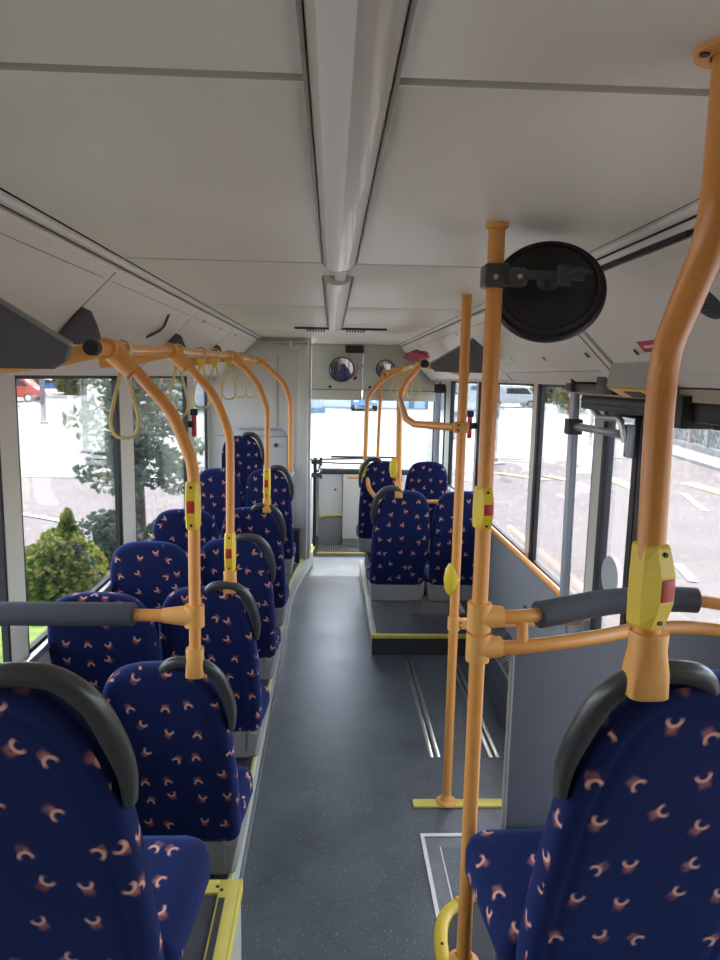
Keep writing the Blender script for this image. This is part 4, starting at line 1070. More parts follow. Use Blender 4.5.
# slim pole in the wheelchair bay
sp = thing('stanchion', 'slim upright orange pole standing on the yellow floor strip', 'grab pole', (0.572, 3.055, 0.0))
part('pole', T([(0.572, 3.055, 0.01), (0.572, 3.055, H)], 0.0215, seg=16), M['orange'], sp)
part('floor_flange', lathe(newbm(), [(0.05, 0), (0.048, 0.008), (0.030, 0.016), (0.022, 0.04)], 24, Matrix.Translation((0.572, 3.055, 0.011))), M['orangep'], sp)
part('ceiling_flange', lathe(newbm(), [(0.0205, -0.006), (0.022, -0.005), (0.0225, 0)], 20, Matrix.Translation((0.572, 3.055, H))), M['orangep'], sp)
bm = newbm(); lathe(bm, [(0, 0.05), (0.025, 0.046), (0.045, 0.03), (0.055, 0.0), (0.045, -0.03), (0.025, -0.046), (0, -0.05)], 18, Matrix.Translation((0.556, 3.055, 1.105)) @ Matrix.Diagonal((0.7, 0.5, 1.55, 1)))
b_ = part('stop_button', bm, M['yellow'], sp)
part('tee_joint', box(T([(0.572, 3.055, 0.865), (0.572, 3.055, 0.925)], 0.028, seg=18), (0.572, 3.035, 0.872), (0.655, 3.075, 0.918), 0.006), M['orangep'], sp)
for z in (0.883, 0.905): 
    bm = newbm(); cyl(bm, (0.60, 3.036, z), (0.60, 3.031, z), 0.004, 8); part('screw', bm, M['dark'], sp)
part('tee_joint', B((0.535, 3.03, 1.768), (0.60, 3.08, 1.816), 0.008), M['orangep'], sp)
for z in (1.782, 1.803):
    bm = newbm(); cyl(bm, (0.553, 3.032, z), (0.553, 3.026, z), 0.005, 8); part('screw', bm, M['dark'], sp)
part('side_tube', T(fillet([(0.65, 3.055, 0.895), (0.78, 3.055, 0.895), (1.165, 3.10, 0.895)], 0.05), 0.018, seg=12), M['orange'], sp)

# front right rail, stanchions and link bar
RR = smoothpath([(0.628, 4.82, 2.102), (0.632, 5.3, 2.100), (0.625, 6.2, 2.085), (0.60, 7.2, 2.07), (0.56, 7.78, 2.07)], 6)
r2 = thing('grab_rail', 'short orange overhead grab rail at the front right', 'grab rail', (0.63, 4.86, 2.1))
part('tube', T(RR, 0.0205, seg=14), M['orange'], r2)
part('end_cap', T([(0.628, 4.79, 2.102), (0.628, 4.83, 2.102)], 0.0285, seg=18), M['rubber'], r2)
part('wall_bracket', T([(0.63, 4.9, 2.10), (0.80, 4.88, 2.07), (0.95, 4.86, 2.04)], [0.024, 0.022, 0.03], seg=12), M['orangep'], r2)
s5 = thing('stanchion', 'bent orange stanchion rising from the front right aisle seat', 'grab pole', (0.478, 4.87, 1.2), 'right front stanchions')
part('pole', T(fillet([(0.63, 4.87, 2.10), (0.60, 4.87, 2.085), (0.507, 4.87, 1.972), (0.470, 4.87, 1.865), (0.481, 4.87, 1.17)], [0.05, 0.15, 0.2], 8), 0.021, seg=14), M['orange'], s5)
part('joint_sleeve', T([(0.628, 4.83, 2.101), (0.63, 4.915, 2.101)], 0.028, seg=16), M['orangep'], s5)
clamp(s5, (0.481, 4.87, 1.275), 0.11, 0.028, 0.030)
bm = newbm(); lathe(bm, [(0, 0.055), (0.03, 0.046), (0.048, 0.02), (0.05, -0.01), (0.035, -0.046), (0, -0.055)], 18, Matrix.Translation((0.448, 4.87, 1.375)) @ Matrix.Diagonal((0.75, 0.5, 1.4, 1)))
part('stop_button', bm, M['yellow'], s5)
s6 = thing('stanchion', 'bent orange stanchion rising from the foremost right aisle seat', 'grab pole', (0.31, 6.2, 1.0), 'right front stanchions')
part('pole', T(fillet([(0.615, 6.2, 2.085), (0.55, 6.2, 2.055), (0.40, 6.2, 1.945), (0.312, 6.2, 1.82), (0.305, 6.18, 1.30), (0.34, 6.16, 1.02), (0.48, 6.12, 0.86)], [0.05, 0.2, 0.15, 0.3, 0.15], 8), 0.0205, seg=14), M['orange'], s6)
bm = newbm(); lathe(bm, [(0, 0.055), (0.03, 0.046), (0.048, 0.02), (0.05, -0.01), (0.035, -0.046), (0, -0.055)], 18, Matrix.Translation((0.292, 6.17, 1.19)) @ Matrix.Diagonal((0.8, 0.6, 1.3, 1)))
part('stop_button', bm, M['yellow'], s6)
s7 = thing('stanchion', 'thin brownish upright pole near the windscreen, farthest pole', 'grab pole', (0.54, 7.75, 0.0))
part('pole', T([(0.50, 7.75, 0.0), (0.53, 7.75, 1.6), (0.548, 7.75, 2.07)], 0.0185, seg=12), M['orange'], s7)
lb = thing('link_bar', 'horizontal orange bar joining the slim pole to the front right stanchion', 'grab bar', (0.5, 4.0, 1.79))
part('bar', T(fillet([(0.545, 3.055, 1.792), (0.40, 3.38, 1.783), (0.375, 3.52, 1.80), (0.42, 4.2, 1.84), (0.471, 4.87, 1.88)], [0.05, 0.08, 0.2], 8), 0.018, seg=12), M['orange'], lb)
for (y, tw, lab) in ((5.25, 0.4, 'right rail hanging strap closest to the black rail end'), (5.7, 0.9, 'right rail hanging strap, second from the black rail end'),
                     (6.4, 0.2, 'right rail hanging strap, third from the black rail end'), (6.9, 0.7, 'right rail hanging strap nearest the front header')):
    q = min(RR, key=lambda p: abs(p.y - y)); strap(q, lab, tw, 0.24, 'right hanging straps')
# pink bundle on the rail
pbm = newbm(); bmesh.ops.create_icosphere(pbm, subdivisions=4, radius=1)
rnd = random.Random(3)
from mathutils import noise as mnoise
for v in pbm.verts:
    n = mnoise.noise(v.co * 2.3) * 0.35 + mnoise.noise(v.co * 6) * 0.12
    v.co = Vector((v.co.x * (0.085 + 0.05 * n), v.co.y * (0.34 + 0.1 * n), v.co.z * (0.045 + 0.03 * n))) + Vector((0.655, 5.5, 2.172))
pk = thing('cloth_bundle', 'crumpled pinkish red cloth lying on top of the right grab rail', 'cloth', (0.655, 5.5, 2.12))
part('cloth', pbm, M['pink'], pk)
# grab bar on P2 seat / front right
pr = thing('grab_bar', 'small orange handrail behind the foremost right window seat', 'grab bar', (0.8, 6.05, 1.0))
part('bar', T(fillet([(0.72, 6.18, 0.92), (0.72, 6.05, 0.93), (1.16, 6.05, 0.93), (1.19, 6.10, 0.93)], 0.04), 0.018, seg=12), M['orange'], pr)
# wall handrail right
wr = thing('grab_bar', 'orange handrail on the right window sill of the wheelchair bay', 'grab bar', (1.17, 4.2, 0.95))
part('bar', T(fillet([(1.165, 4.92, 0.80), (1.13, 4.93, 0.80), (1.115, 4.94, 0.88), (1.13, 4.93, 0.955), (1.135, 4.8, 0.965), (1.14, 3.25, 0.965), (1.175, 3.18, 0.965)], [0.03, 0.05, 0.04, 0.05, 0.1, 0.03], 6), 0.019, seg=12), M['orange'], wr)
for y in (3.5, 4.2): part('bracket', T([(1.14, y, 0.965), (1.178, y, 0.93)], 0.012, seg=10), M['orangep'], wr)
# grey door pole
gp = thing('door_pole', 'blue-grey steel pole beside the middle door with black clamps', 'pole', (1.10, 3.12, 0.0))
part('pole', T([(1.11, 3.12, 0.0), (1.09, 3.12, 1.985)], 0.0225, seg=16), M['steel'], gp)
part('clamp', B((1.055, 3.085, 1.955), (1.125, 3.155, 1.995), 0.006), M['dark'], gp)
part('clamp', B((1.06, 3.09, 1.765), (1.125, 3.155, 1.835), 0.006), M['dark'], gp)
part('top_sleeve', T([(1.090, 3.12, 1.985), (1.087, 3.12, 2.045)], 0.022, seg=14), M['rubber'], gp)
dh = thing('door_handle_bar', 'short blue-grey handle bar between the steel pole and the door leaf', 'handle', (1.1, 3.0, 1.80))
part('bar', T(fillet([(1.10, 3.10, 1.80), (1.09, 3.02, 1.805), (1.10, 2.82, 1.805), (1.14, 2.76, 1.80), (1.185, 2.76, 1.79)], 0.05), 0.0165, seg=14), M['steel'], dh)
part('collar', T([(1.098, 3.09, 1.80), (1.093, 3.035, 1.804)], 0.0185, seg=14), M['alu'], dh)
# front door poles
gp2 = thing('door_pole', 'dark grey pole beside the front door', 'pole', (1.0, 7.2, 0.0))
part('pole', T([(1.10, 7.2, 0.0), (1.09, 7.2, 2.0)], 0.03, seg=14), M['steel'], gp2)
part('clamp', B((1.05, 7.16, 1.86), (1.16, 7.24, 1.95), 0.01), M['rubber'], gp2)
# emergency hammers
for (x, y, z, lab) in ((1.14, 5.74, 1.65, 'red emergency hammer on the post between the right-hand windows'), (-1.125, 5.80, 1.62, 'dark red emergency hammer on the post between the left-hand windows')):
    o = thing('emergency_hammer', lab, 'hammer', (x, y, z))
    part('handle', B((x - 0.018, y - 0.02, z - 0.13), (x + 0.018, y + 0.02, z + 0.05), 0.012), M['redlab'], o)
    part('head', B((x - 0.03, y - 0.022, z + 0.045), (x + 0.03, y + 0.022, z + 0.10), 0.012), M['rubber'], o)
    part('holder', B((min(x, XR if x > 0 else XL), y - 0.03, z - 0.05), (max(x, XR if x > 0 else XL), y + 0.03, z + 0.0), 0.004), M['rubber'], o)

#EXT-BEGIN
# ------------------------------------------------------------------ outside
GZ = -0.35
def gstruct(name, pts, z, mat, label, th=0.02):
    o = finish(name, P([(x, y, GZ + z - th) for x, y in pts], (0, 0, th)), mat, None, smooth=False)
    o['kind'] = 'structure'; o['label'] = label; o['category'] = 'ground'
gstruct('ground', [(-160, -60), (160, -60), (160, 160), (-160, 160)], 0, M['asphalt'], 'pale pinkish paved yard outside the bus', 0.1)
gstruct('road_surface', [(-60, 19), (-3.0, 15.5), (3.6, 16.0), (5.0, 21), (60, 27), (60, 120), (-60, 120)], 0.012, M['concrete'], 'pale concrete yard ahead of the bus')
gstruct('pavement', [(9.6, 10), (10.9, 10), (12.1, 21), (12.9, 26), (13.6, 31), (12.2, 31), (10.9, 21)], 0.10, M['kerb'], 'pale pavement strip before the stone wall', 0.11)
go = finish('lawn', P([(x, y, GZ) for x, y in [(-4.1, 5.0), (-1.75, 5.0), (-1.75, 10.2), (-2.4, 10.8), (-3.2, 10.4), (-4.1, 7.5)]], (0, 0, 0.006)), M['grass'], None, smooth=False)
tag(go, 'bright green grass around the bush outside the left windows', 'grass', kind='stuff')
go = finish('lawn', P([(x, y, GZ) for x, y in [(9, 31), (30, 34), (34, 44), (12, 40)]], (0, 0, 0.006)), M['grass'], None, smooth=False)
tag(go, 'distant grass strip beyond the road at right', 'grass', kind='stuff')
go = finish('lawn', P([(x, y, GZ) for x, y in [(-70, 44), (-12, 52), (-12, 62), (-70, 60)]], (0, 0, 0.006)), M['grass'], None, smooth=False)
tag(go, 'distant grass verge across the yard at left', 'grass', kind='stuff')
def marking(a, b, wd, mat, label):
    a, b = Vector((a[0], a[1], 0)), Vector((b[0], b[1], 0)); d = (b - a).normalized(); n = Vector((-d.y, d.x, 0)) * wd / 2
    o = finish('road_marking', P([(p.x, p.y, GZ + 0.012) for p in (a - n, b - n, b + n, a + n)], (0, 0, 0.006)), mat, None, smooth=False)
    o['kind'] = 'structure'; o['label'] = label; o['category'] = 'road marking'
marking((-8.3, 13.6), (-3.7, 10.7), 0.12, M['paint'], 'white painted line behind the bush')
marking((4.2, 17.6), (5.2, 16.4), 0.30, M['painty'], 'yellow road marking nearest the front right window')
marking((5.4, 17.2), (5.75, 16.3), 0.30, M['painty'], 'short yellow road marking by the window post')
marking((6.9, 17.0), (6.8, 15.0), 0.35, M['painty'], 'yellow road marking seen through the door leaf')
marking((8.5, 16.2), (8.6, 12.9), 0.40, M['painty'], 'yellow road marking right of the thick pole')
marking((7.6, 14.6), (7.0, 12.6), 0.12, M['paint'], 'upper white dash right of the thick pole')
marking((4.55, 8.75), (4.35, 7.95), 0.10, M['paint'], 'lower white dash right of the thick pole')
marking((4.75, 14.2), (4.75, 13.7), 0.10, M['paint'], 'tiny white dash beside the window post')

def leaf_cloud(n, centers, size, seed, hang=0.0, up=0.2):
    rnd = random.Random(seed); bm = newbm()
    for _ in range(n):
        (cx, cy, cz, rx, ry, rz) = rnd.choice(centers)
        while True:
            u = Vector((rnd.uniform(-1, 1), rnd.uniform(-1, 1), rnd.uniform(-1, 1)))
            if 0.15 < u.length <= 1: break
        u = u.normalized() * (u.length ** 0.45)
        p = Vector((cx + u.x * rx, cy + u.y * ry, cz + u.z * rz))
        s = size * rnd.uniform(0.6, 1.35)
        d = Vector((rnd.uniform(-1, 1), rnd.uniform(-1, 1), rnd.uniform(-1, 1) + up)).normalized()
        if hang: d = (d * (1 - hang) + Vector((0, 0, -1)) * hang).normalized()
        sd = d.orthogonal().normalized(); sd.rotate(Matrix.Rotation(rnd.uniform(0, 6.28), 3, d))
        w = s * (0.42 if not hang else 0.22)
        q = sd.cross(d) * w * 0.25
        bm.faces.new([bm.verts.new(x) for x in (p - d * s * 0.5, p + sd * w + q, p + d * s * 0.5, p - sd * w + q)])
    return bm

bsh = thing('bush', 'yellow-green leafy bush on the lawn outside the left window', 'bush', (-2.70, 6.9, GZ))
part('foliage', leaf_cloud(5200, [(-2.72, 6.9, 0.02, 0.36, 0.33, 0.36), (-2.90, 6.85, 0.0, 0.26, 0.3, 0.30), (-2.50, 6.95, 0.0, 0.26, 0.3, 0.30), (-2.66, 6.9, 0.22, 0.24, 0.24, 0.26), (-2.60, 6.92, 0.42, 0.07, 0.07, 0.24)], 0.062, 11), M['bushleaf'], bsh, smooth=False)
bm = newbm(); rb = random.Random(5)
for k in range(9):
    a = k * 0.7; tube(bm, smoothpath([(-2.70 + 0.03 * math.cos(a), 6.9 + 0.03 * math.sin(a), GZ), (-2.70 + 0.13 * math.cos(a), 6.9 + 0.13 * math.sin(a), -0.12), (-2.68 + 0.27 * math.cos(a), 6.9 + 0.25 * math.sin(a), 0.2)], 4), 0.009, seg=6)
part('stems', bm, M['bark'], bsh)
for (x, y, r, h, lab, sd) in ((-2.62, 8.2, 0.42, 0.75, 'dark round shrub behind the yellow-green bush', 21), (-1.98, 8.6, 0.34, 0.60, 'low dark shrub at the foot of the conifer', 22), (-2.05, 7.45, 0.27, 0.42, 'low green plant between bush and window post', 23)):
    o = thing('shrub', lab, 'shrub', (x, y, GZ))
    part('foliage', leaf_cloud(2200, [(x, y, GZ + h * 0.5, r, r, h * 0.5), (x + 0.1, y, GZ + h * 0.6, r * 0.6, r * 0.6, h * 0.4)], 0.06, sd), M['conifer'], o, smooth=False)
    bm = newbm()
    for k in range(5): tube(bm, [(x, y, GZ), (x + 0.2 * math.cos(k * 1.3), y + 0.2 * math.sin(k * 1.3), GZ + h * 0.5)], 0.01, seg=6)
    part('stems', bm, M['bark'], o)
cf = thing('conifer', 'drooping dark conifer outside the second left window', 'tree', (-2.55, 9.3, GZ))
part('trunk', T([(-2.55, 9.3, GZ), (-2.57, 9.3, 1.4), (-2.55, 9.3, 4.6)], [0.10, 0.075, 0.02], seg=10), M['bark'], cf)
cl = []; rc = random.Random(9)
for k in range(46):
    z = 0.42 + 4.0 * (k / 46.0); a = k * 2.399; L = (1.0 - 0.17 * z) * rc.uniform(0.75, 1.1)
    for s in (0.3, 0.62, 0.95):
        cl.append((-2.55 + math.cos(a) * L * s, 9.3 + math.sin(a) * L * s, z + 0.22 - 0.30 * s * s, 0.20, 0.20, 0.13))
part('foliage', leaf_cloud(9000, cl, 0.12, 31, hang=0.45), M['conifer'], cf, smooth=False)
bm = newbm()
for k in range(46):
    z = 0.42 + 4.0 * (k / 46.0); a = k * 2.399; L = (1.0 - 0.17 * z) * 0.9
    tube(bm, smoothpath([(-2.55, 9.3, z + 0.2), (-2.55 + math.cos(a) * L * 0.5, 9.3 + math.sin(a) * L * 0.5, z + 0.17), (-2.55 + math.cos(a) * L, 9.3 + math.sin(a) * L, z - 0.05)], 3), 0.012, seg=6)
part('branches', bm, M['bark'], cf)

def make_tree(sd, label, r=2.6, h=7.0, zc=3.6):
    o = thing('broadleaf_tree', label, 'tree', (0, 0, 0), 'distant trees')
    finish('trunk', T(smoothpath([(0, 0, 0), (0.05, 0.03, h * 0.3), (-0.05, 0, h * 0.6)], 4), [0.22, 0.2, 0.19, 0.17, 0.15, 0.13, 0.11, 0.09, 0.06][:9], seg=8), M['bark'], o)
    rnd = random.Random(sd)
    cs = [(rnd.uniform(-1, 1) * r * 0.6, rnd.uniform(-1, 1) * r * 0.6, zc + rnd.uniform(-1.0, 1.5), r * 0.55, r * 0.55, r * 0.5) for _ in range(9)]
    finish('crown', leaf_cloud(2600, cs, 0.42, sd), M['treeleaf'], o, smooth=False)
    return o
def make_hedge(sd, label):
    o = thing('hedge_bush', label, 'bush', (0, 0, 0), 'distant bushes')
    rnd = random.Random(sd)
    cs = [(rnd.uniform(-1.6, 1.6), rnd.uniform(-0.6, 0.6), rnd.uniform(0.5, 1.4), 1.0, 0.8, 0.8) for _ in range(7)]
    finish('foliage', leaf_cloud(1800, cs, 0.30, sd), M['treeleaf'], o, smooth=False)
    bm = newbm()
    for k in range(6): tube(bm, [(-1 + k * 0.4, 0, 0), (-1.2 + k * 0.48, 0.1, 0.9)], 0.03, seg=6)
    finish('stems', bm, M['bark'], o)
    return o
tp = None
TR = [(-44, 62, 'distant tree at the far left edge of the left window'), (-37, 66, 'distant tree above the red and white van'), (-30, 60, 'distant tree left of the pale path across the yard'), (-24, 68, 'distant tree beyond the yard near the second left window'), (-17, 64, 'distant tree behind the conifer'), (-12.5, 70, 'distant tree left of the far building'),
      (20, 60, 'distant tree behind the white van'), (27, 62, 'distant tree to the right of the white van'), (19.0, 46, 'tree on the far grass strip behind the door post'), (28, 37.5, 'tree over the far grass strip near the road sign'), (17.0, 33, 'tree at the near end of the far grass strip'), (31, 46, 'tree behind the gabion wall end')]
for i, (x, y, lab) in enumerate(TR):
    if tp is None: tp = o = make_tree(51, lab)
    else: o = copy_tree(tp); o['label'] = lab
    o.location = (x, y, GZ); o.rotation_euler = (0, 0, i * 1.7); s = 0.9 + 0.1 * (i % 3); o.scale = (s, s, s)
hp = None
HB = [(-52, 70, 'far hedge bush at the left edge of the nearest left window'), (-47, 74, 'far hedge bush, second from the left edge'), (-41, 72, 'far hedge bush behind the red and white van'), (-34, 76, 'far hedge bush behind the thin posts'), (-27, 74, 'far hedge bush left of the parked white car'), (-21, 80, 'far hedge bush behind the parked white car'), (-15, 78, 'far hedge bush left of the far building'),
      (24, 74, 'far hedge bush behind the white van'), (30, 70, 'far hedge bush right of the white van'), (25, 50, 'hedge bush behind the far grass strip'), (33, 60, 'hedge bush left of the gabion wall'), (18.5, 53, 'hedge bush at the left end of the far grass strip'), (35, 50, 'hedge bush farthest right')]
for i, (x, y, lab) in enumerate(HB):
    if hp is None: hp = o = make_hedge(61, lab)
    else: o = copy_tree(hp); o['label'] = lab
    o.location = (x, y, GZ); o.rotation_euler = (0, 0, i * 2.1); o.scale = (1.5, 1.3, 1.35)

# cars: profile in local x (length), z; width along y
def car(label, mat, loc, rz, prof, glassprof, L, W, wheels, wr=0.32, cat='car', name='car'):
    o = thing(name, label, cat, (0, 0, 0))
    def slab(poly, w, bev):
        t = newbm(); prism(t, [(x, -w / 2, z) for x, z in poly], (0, w, 0))
        if bev: bmesh.ops.bevel(t, geom=[e for e in t.edges], offset=bev, segments=2, profile=0.5, affect='EDGES')
        return t
    finish('body', slab(prof, W, 0.06), mat, o, angle=50)
    finish('windows', slab(glassprof, W + 0.02, 0.0), M['carglass'], o)
    for (x, s) in ((wheels[0], -1), (wheels[0], 1), (wheels[1], -1), (wheels[1], 1)):
        bm = newbm(); cyl(bm, (x, s * (W / 2 - 0.16), wr), (x, s * (W / 2 + 0.02), wr), wr, 20); wh = finish('wheel', bm, M['tyre'], o)
        bm = newbm(); cyl(bm, (x, s * (W / 2 - 0.02), wr), (x, s * (W / 2 + 0.03), wr), wr * 0.6, 16); finish('hub', bm, M['alu'], wh)
    xf = max(p[0] for p in prof)
    for s in (-1, 1): finish('headlamp', B((xf - 0.10, s * W * 0.36 - 0.16, 0.62), (xf + 0.01, s * W * 0.36 + 0.16, 0.78), 0.03), M['white'], o)
    o.location = loc; o.rotation_euler = (0, 0, rz); return o
VAN = [(-2.3, 0.35), (-2.3, 1.75), (-2.15, 1.92), (0.9, 1.92), (1.25, 1.80), (1.75, 1.15), (2.3, 0.98), (2.38, 0.4)]
VANG = [(-0.7, 1.22), (-0.7, 1.70), (0.85, 1.72), (1.15, 1.65), (1.5, 1.2)]
SED = [(-2.1, 0.35), (-2.15, 0.85), (-1.75, 0.98), (-1.2, 1.42), (0.3, 1.45), (1.05, 0.98), (1.95, 0.85), (2.1, 0.4)]
SEDG = [(-1.45, 1.0), (-1.1, 1.36), (0.25, 1.39), (0.85, 1.0)]
car('white delivery van parked across the yard beyond the right windows', M['carwhite'], (15.9, 62, GZ), 0.05, VAN, VANG, 4.6, 1.9, (-1.5, 1.5), 0.34, 'van', 'van')
car('blue car parked in front of the far building', M['carblue'], (2.35, 51.5, GZ), -PI / 2, SED, SEDG, 4.2, 1.75, (-1.35, 1.35))
car('dark car parked right of the white van', M['cargrey'], (23.5, 55, GZ), PI, SED, SEDG, 4.2, 1.75, (-1.35, 1.35))
car('red and white van far across the yard at left', M['carred'], (-24.5, 55, GZ), 0.1, VAN, VANG, 4.6, 1.9, (-1.5, 1.5), 0.34, 'van', 'van')
car('white car parked far behind the conifer', M['carwhite'], (-17.8, 66, GZ), 0.1, SED, SEDG, 4.2, 1.75, (-1.35, 1.35))
car('white car parked left of the far building', M['carwhite'], (-12.6, 62, GZ), 0.2, SED, SEDG, 4.2, 1.75, (-1.35, 1.35))
car('dark blue car parked far across the yard at left', M['carblue'], (-33, 84, GZ), 0.1, SED, SEDG, 4.2, 1.75, (-1.35, 1.35))

# far building ahead
bd = thing('building', 'pale blue workshop building with roller doors ahead of the bus', 'building', (4, 58, GZ))
part('wall', B((-7, 56, GZ), (13, 66, 5.5)), M['bldg'], bd, smooth=False)
part('roof', B((-7.3, 55.8, 5.5), (13.3, 66.2, 5.8)), M['bldgd'], bd, smooth=False)
for i, x in enumerate((-4.5, -0.9, 2.7, 9.9)):
    d = part('roller_door', B((x, 55.9, GZ), (x + 3.0, 56.0, 3.2), 0.02), M['carwhite'], bd, smooth=False)
    for k in range(3): sub('pane', B((x + 0.35 + k * 0.85, 55.86, 1.2), (x + 0.95 + k * 0.85, 55.9, 1.55)), M['bldgd'], d, bd, smooth=False)
for x in (-1.25, 2.35, 6.2, 7.5, 9.45, 12.6):
    part('column', B((x, 55.7, GZ), (x + 0.35, 56.0, 5.4)), M['bldgd'], bd, smooth=False)
part('entrance', B((7.9, 55.9, GZ), (9.4, 56.0, 2.2)), M['bldgd'], bd, smooth=False)
b2 = thing('building', 'grey shed at the left edge of the windscreen', 'building', (-3, 49, GZ))
part('wall', B((-9.0, 46, GZ), (-0.75, 52, 4.2)), M['fence'], b2, smooth=False)
part('roof', B((-9.2, 45.8, 4.2), (-0.6, 52.2, 4.4)), M['bldgd'], b2, smooth=False)
part('plinth_course', B((-9.0, 45.9, GZ), (-0.4, 46.0, 0.0)), M['bldgd'], b2, smooth=False)
sgn = thing('shop_sign', 'red and white sign board far behind the conifer', 'sign', (-20.5, 85, GZ))
part('board', B((-22.3, 84.95, 0.9), (-18.7, 85.05, 3.0)), M['signred'], sgn, smooth=False)
part('panel', B((-21.9, 84.9, 0.3), (-19.1, 84.96, 0.95)), M['white'], sgn, smooth=False)
for x in (-22, -19): part('post', T([(x, 85.1, GZ), (x, 85.1, 3.0)], 0.08, seg=8), M['post'], sgn)
# posts at left and right
for (x, y, h, r, lab) in ((-7.2, 20.8, 3.2, 0.09, 'slim dark post out in the yard, right of the two at left'), (-12.9, 32, 4.0, 0.11, 'slim dark post out in the yard, middle of the three'), (-21.0, 47, 4.5, 0.32, 'wide dark post far out in the yard at left'), (-15.6, 34.5, 4.0, 0.10, 'slim dark post nearest the left window frame')):
    o = thing('yard_post', lab, 'post', (x, y, GZ), 'yard posts')
    part('shaft', T([(x, y, GZ), (x, y, GZ + h)], r, seg=12), M['post'], o)
    part('foot', lathe(newbm(), [(r * 1.6, 0), (r * 1.6, 0.10), (r, 0.16)], 16, Matrix.Translation((x, y, GZ))), M['post'], o)
for (x, y, lab) in ((4.65, 19.6, 'street lamp post standing before the white van'), (9.6, 25.5, 'lamp post right of the window post, before the grass strip')):
    o = thing('street_lamp', lab, 'lamp post', (x, y, GZ), 'street lamp posts')
    part('pole', T([(x, y, GZ), (x, y, 5.5)], [0.065, 0.045], seg=12), M['bark'], o)
    part('base', lathe(newbm(), [(0.32, 0), (0.30, 0.05), (0.09, 0.07), (0.08, 0.35)], 20, Matrix.Translation((x, y, GZ))), M['kerb'], o)
    part('lamp_head', B((x - 0.12, y - 0.5, 5.45), (x + 0.12, y + 0.15, 5.55), 0.03), M['post'], o)
rs = thing('road_sign', 'small red road sign on a post by the grass strip', 'sign', (10.9, 29, GZ))
part('post', T([(10.9, 29, GZ), (10.9, 29, 2.3)], 0.05, seg=10), M['post'], rs)
part('sign_plate', B((10.6, 28.93, 1.25), (11.2, 28.96, 2.2), 0.01), M['signred'], rs)
part('white_band', B((10.68, 28.92, 1.62), (11.12, 28.935, 1.82)), M['white'], rs)
# gabion wall and fence
gw = thing('gabion_wall', 'stone-filled gabion wall behind a steel mesh fence, seen right of the thick pole', 'wall', (12.4, 22, GZ))
base = [(11.25, 13.0), (12.05, 20.9), (12.85, 25.8), (13.55, 31.0)]
bm = newbm()
for (x0, y0), (x1, y1) in zip(base, base[1:]):
    prism(bm, [(x0 + 0.25, y0, GZ), (x1 + 0.25, y1, GZ), (x1 + 1.1, y1, GZ), (x0 + 1.1, y0, GZ)], (0, 0, 2.6))
part('stone_fill', bm, M['stone'], gw, smooth=False)
pth = []
for (x0, y0), (x1, y1) in zip(base, base[1:]):
    n = int(math.hypot(x1 - x0, y1 - y0) / 1.25)
    for k in range(n): pth.append((x0 + (x1 - x0) * k / n, y0 + (y1 - y0) * k / n))
pth.append(base[-1])
for (x, y) in pth: part('fence_post', B((x + 0.02, y - 0.05, GZ), (x + 0.12, y + 0.05, 2.35)), M['fence'], gw, smooth=False)
bm = newbm()
for (a, b) in zip(pth, pth[1:]):
    for k in range(1, 9): tube(bm, [(a[0] + (b[0] - a[0]) * k / 9 + 0.16, a[1] + (b[1] - a[1]) * k / 9, GZ + 0.1), (a[0] + (b[0] - a[0]) * k / 9 + 0.16, a[1] + (b[1] - a[1]) * k / 9, 2.3)], 0.008, seg=4)
    for k in range(14): tube(bm, [(a[0] + 0.16, a[1], GZ + 0.1 + k * 0.19), (b[0] + 0.16, b[1], GZ + 0.1 + k * 0.19)], 0.008, seg=4)
part('wire_mesh', bm, M['fence'], gw, smooth=False)
part('footing', P([(base[0][0] - 0.05, base[0][1], GZ)] + [(x - 0.05, y, GZ) for x, y in base[1:]] + [(x + 0.35, y, GZ) for x, y in base[::-1]], (0, 0, 0.30)), M['kerb'], gw, smooth=False)
#EXT-END

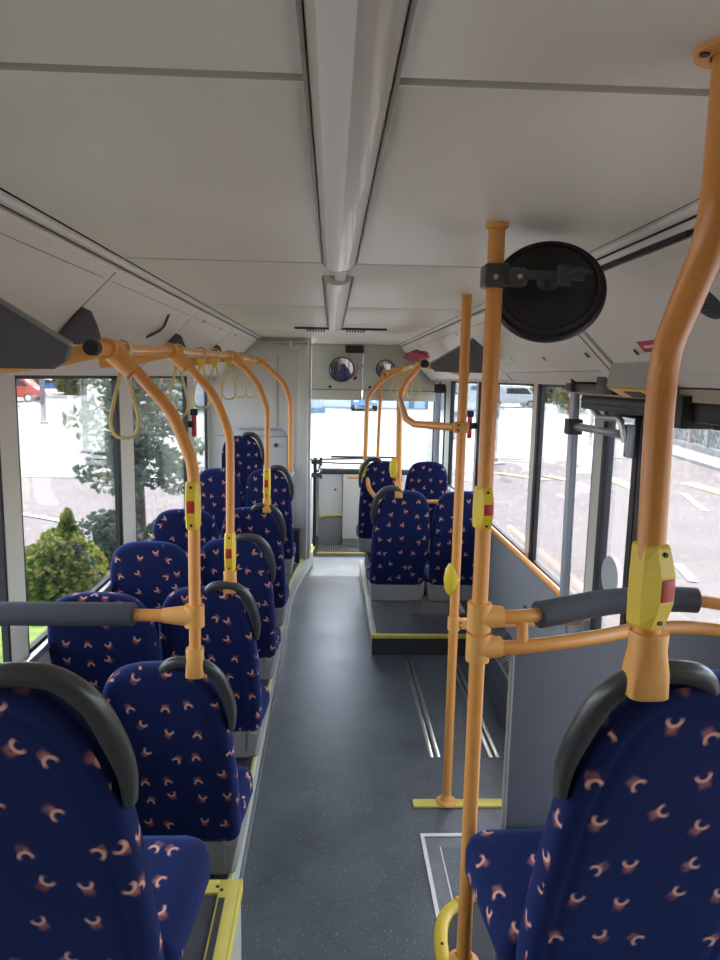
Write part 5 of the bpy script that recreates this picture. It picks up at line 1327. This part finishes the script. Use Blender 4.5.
# ------------------------------------------------------------------ camera, light, world
cam = bpy.data.cameras.new('camera'); co = bpy.data.objects.new('camera', cam); COL.objects.link(co)
cam.sensor_fit = 'VERTICAL'; cam.sensor_height = 36.0; cam.sensor_width = 27.0
cam.lens = 700.0 / 960.0 * 36.0; cam.clip_start = 0.02; cam.clip_end = 600
Rv = Vector((0.9990219, -0.0395429, 0.0197880)); Uv = Vector((-0.0138372, 0.1454615, 0.9892671)); Fv = Vector((0.0419969, 0.9885734, -0.1447721))
mw = Matrix(((Rv.x, Uv.x, -Fv.x, 0), (Rv.y, Uv.y, -Fv.y, 0), (Rv.z, Uv.z, -Fv.z, 2.0), (0, 0, 0, 1)))
co.matrix_world = mw
S.camera = co

sun = bpy.data.lights.new('sun', 'SUN'); sun.energy = 2.7; sun.angle = math.radians(0.6); sun.color = (1.0, 0.95, 0.87)
so = bpy.data.objects.new('sun', sun); COL.objects.link(so)
el, az = math.radians(61), math.radians(9)     # sun ahead of the bus, a little to the right
to_sun = Vector((math.sin(az) * math.cos(el), math.cos(az) * math.cos(el), math.sin(el)))
so.rotation_euler = to_sun.to_track_quat('Z', 'Y').to_euler()
w = bpy.data.worlds.new('world'); S.world = w; w.use_nodes = True
nt = w.node_tree; nt.nodes.clear()
wo = nt.nodes.new('ShaderNodeOutputWorld'); bg = nt.nodes.new('ShaderNodeBackground')
sky = nt.nodes.new('ShaderNodeTexSky'); sky.sky_type = 'NISHITA'
sky.sun_disc = False; sky.sun_elevation = el; sky.sun_rotation = az; sky.air_density = 1.0; sky.dust_density = 2.5
bg.inputs[1].default_value = 0.48
hs = nt.nodes.new('ShaderNodeHueSaturation'); hs.inputs['Saturation'].default_value = 0.6
nt.links.new(sky.outputs[0], hs.inputs['Color']); nt.links.new(hs.outputs[0], bg.inputs[0]); nt.links.new(bg.outputs[0], wo.inputs[0])

S.view_settings.view_transform = 'Standard'; S.view_settings.look = 'None'
S.view_settings.gamma = 1.0; S.view_settings.use_curve_mapping = False
S.view_settings.exposure = 1.57
S.cycles.max_bounces = 16; S.cycles.diffuse_bounces = 8; S.cycles.glossy_bounces = 5; S.cycles.transparent_max_bounces = 16
S.cycles.sample_clamp_indirect = 6.0; S.cycles.caustics_reflective = False; S.cycles.caustics_refractive = False
S.cycles.use_denoising = True
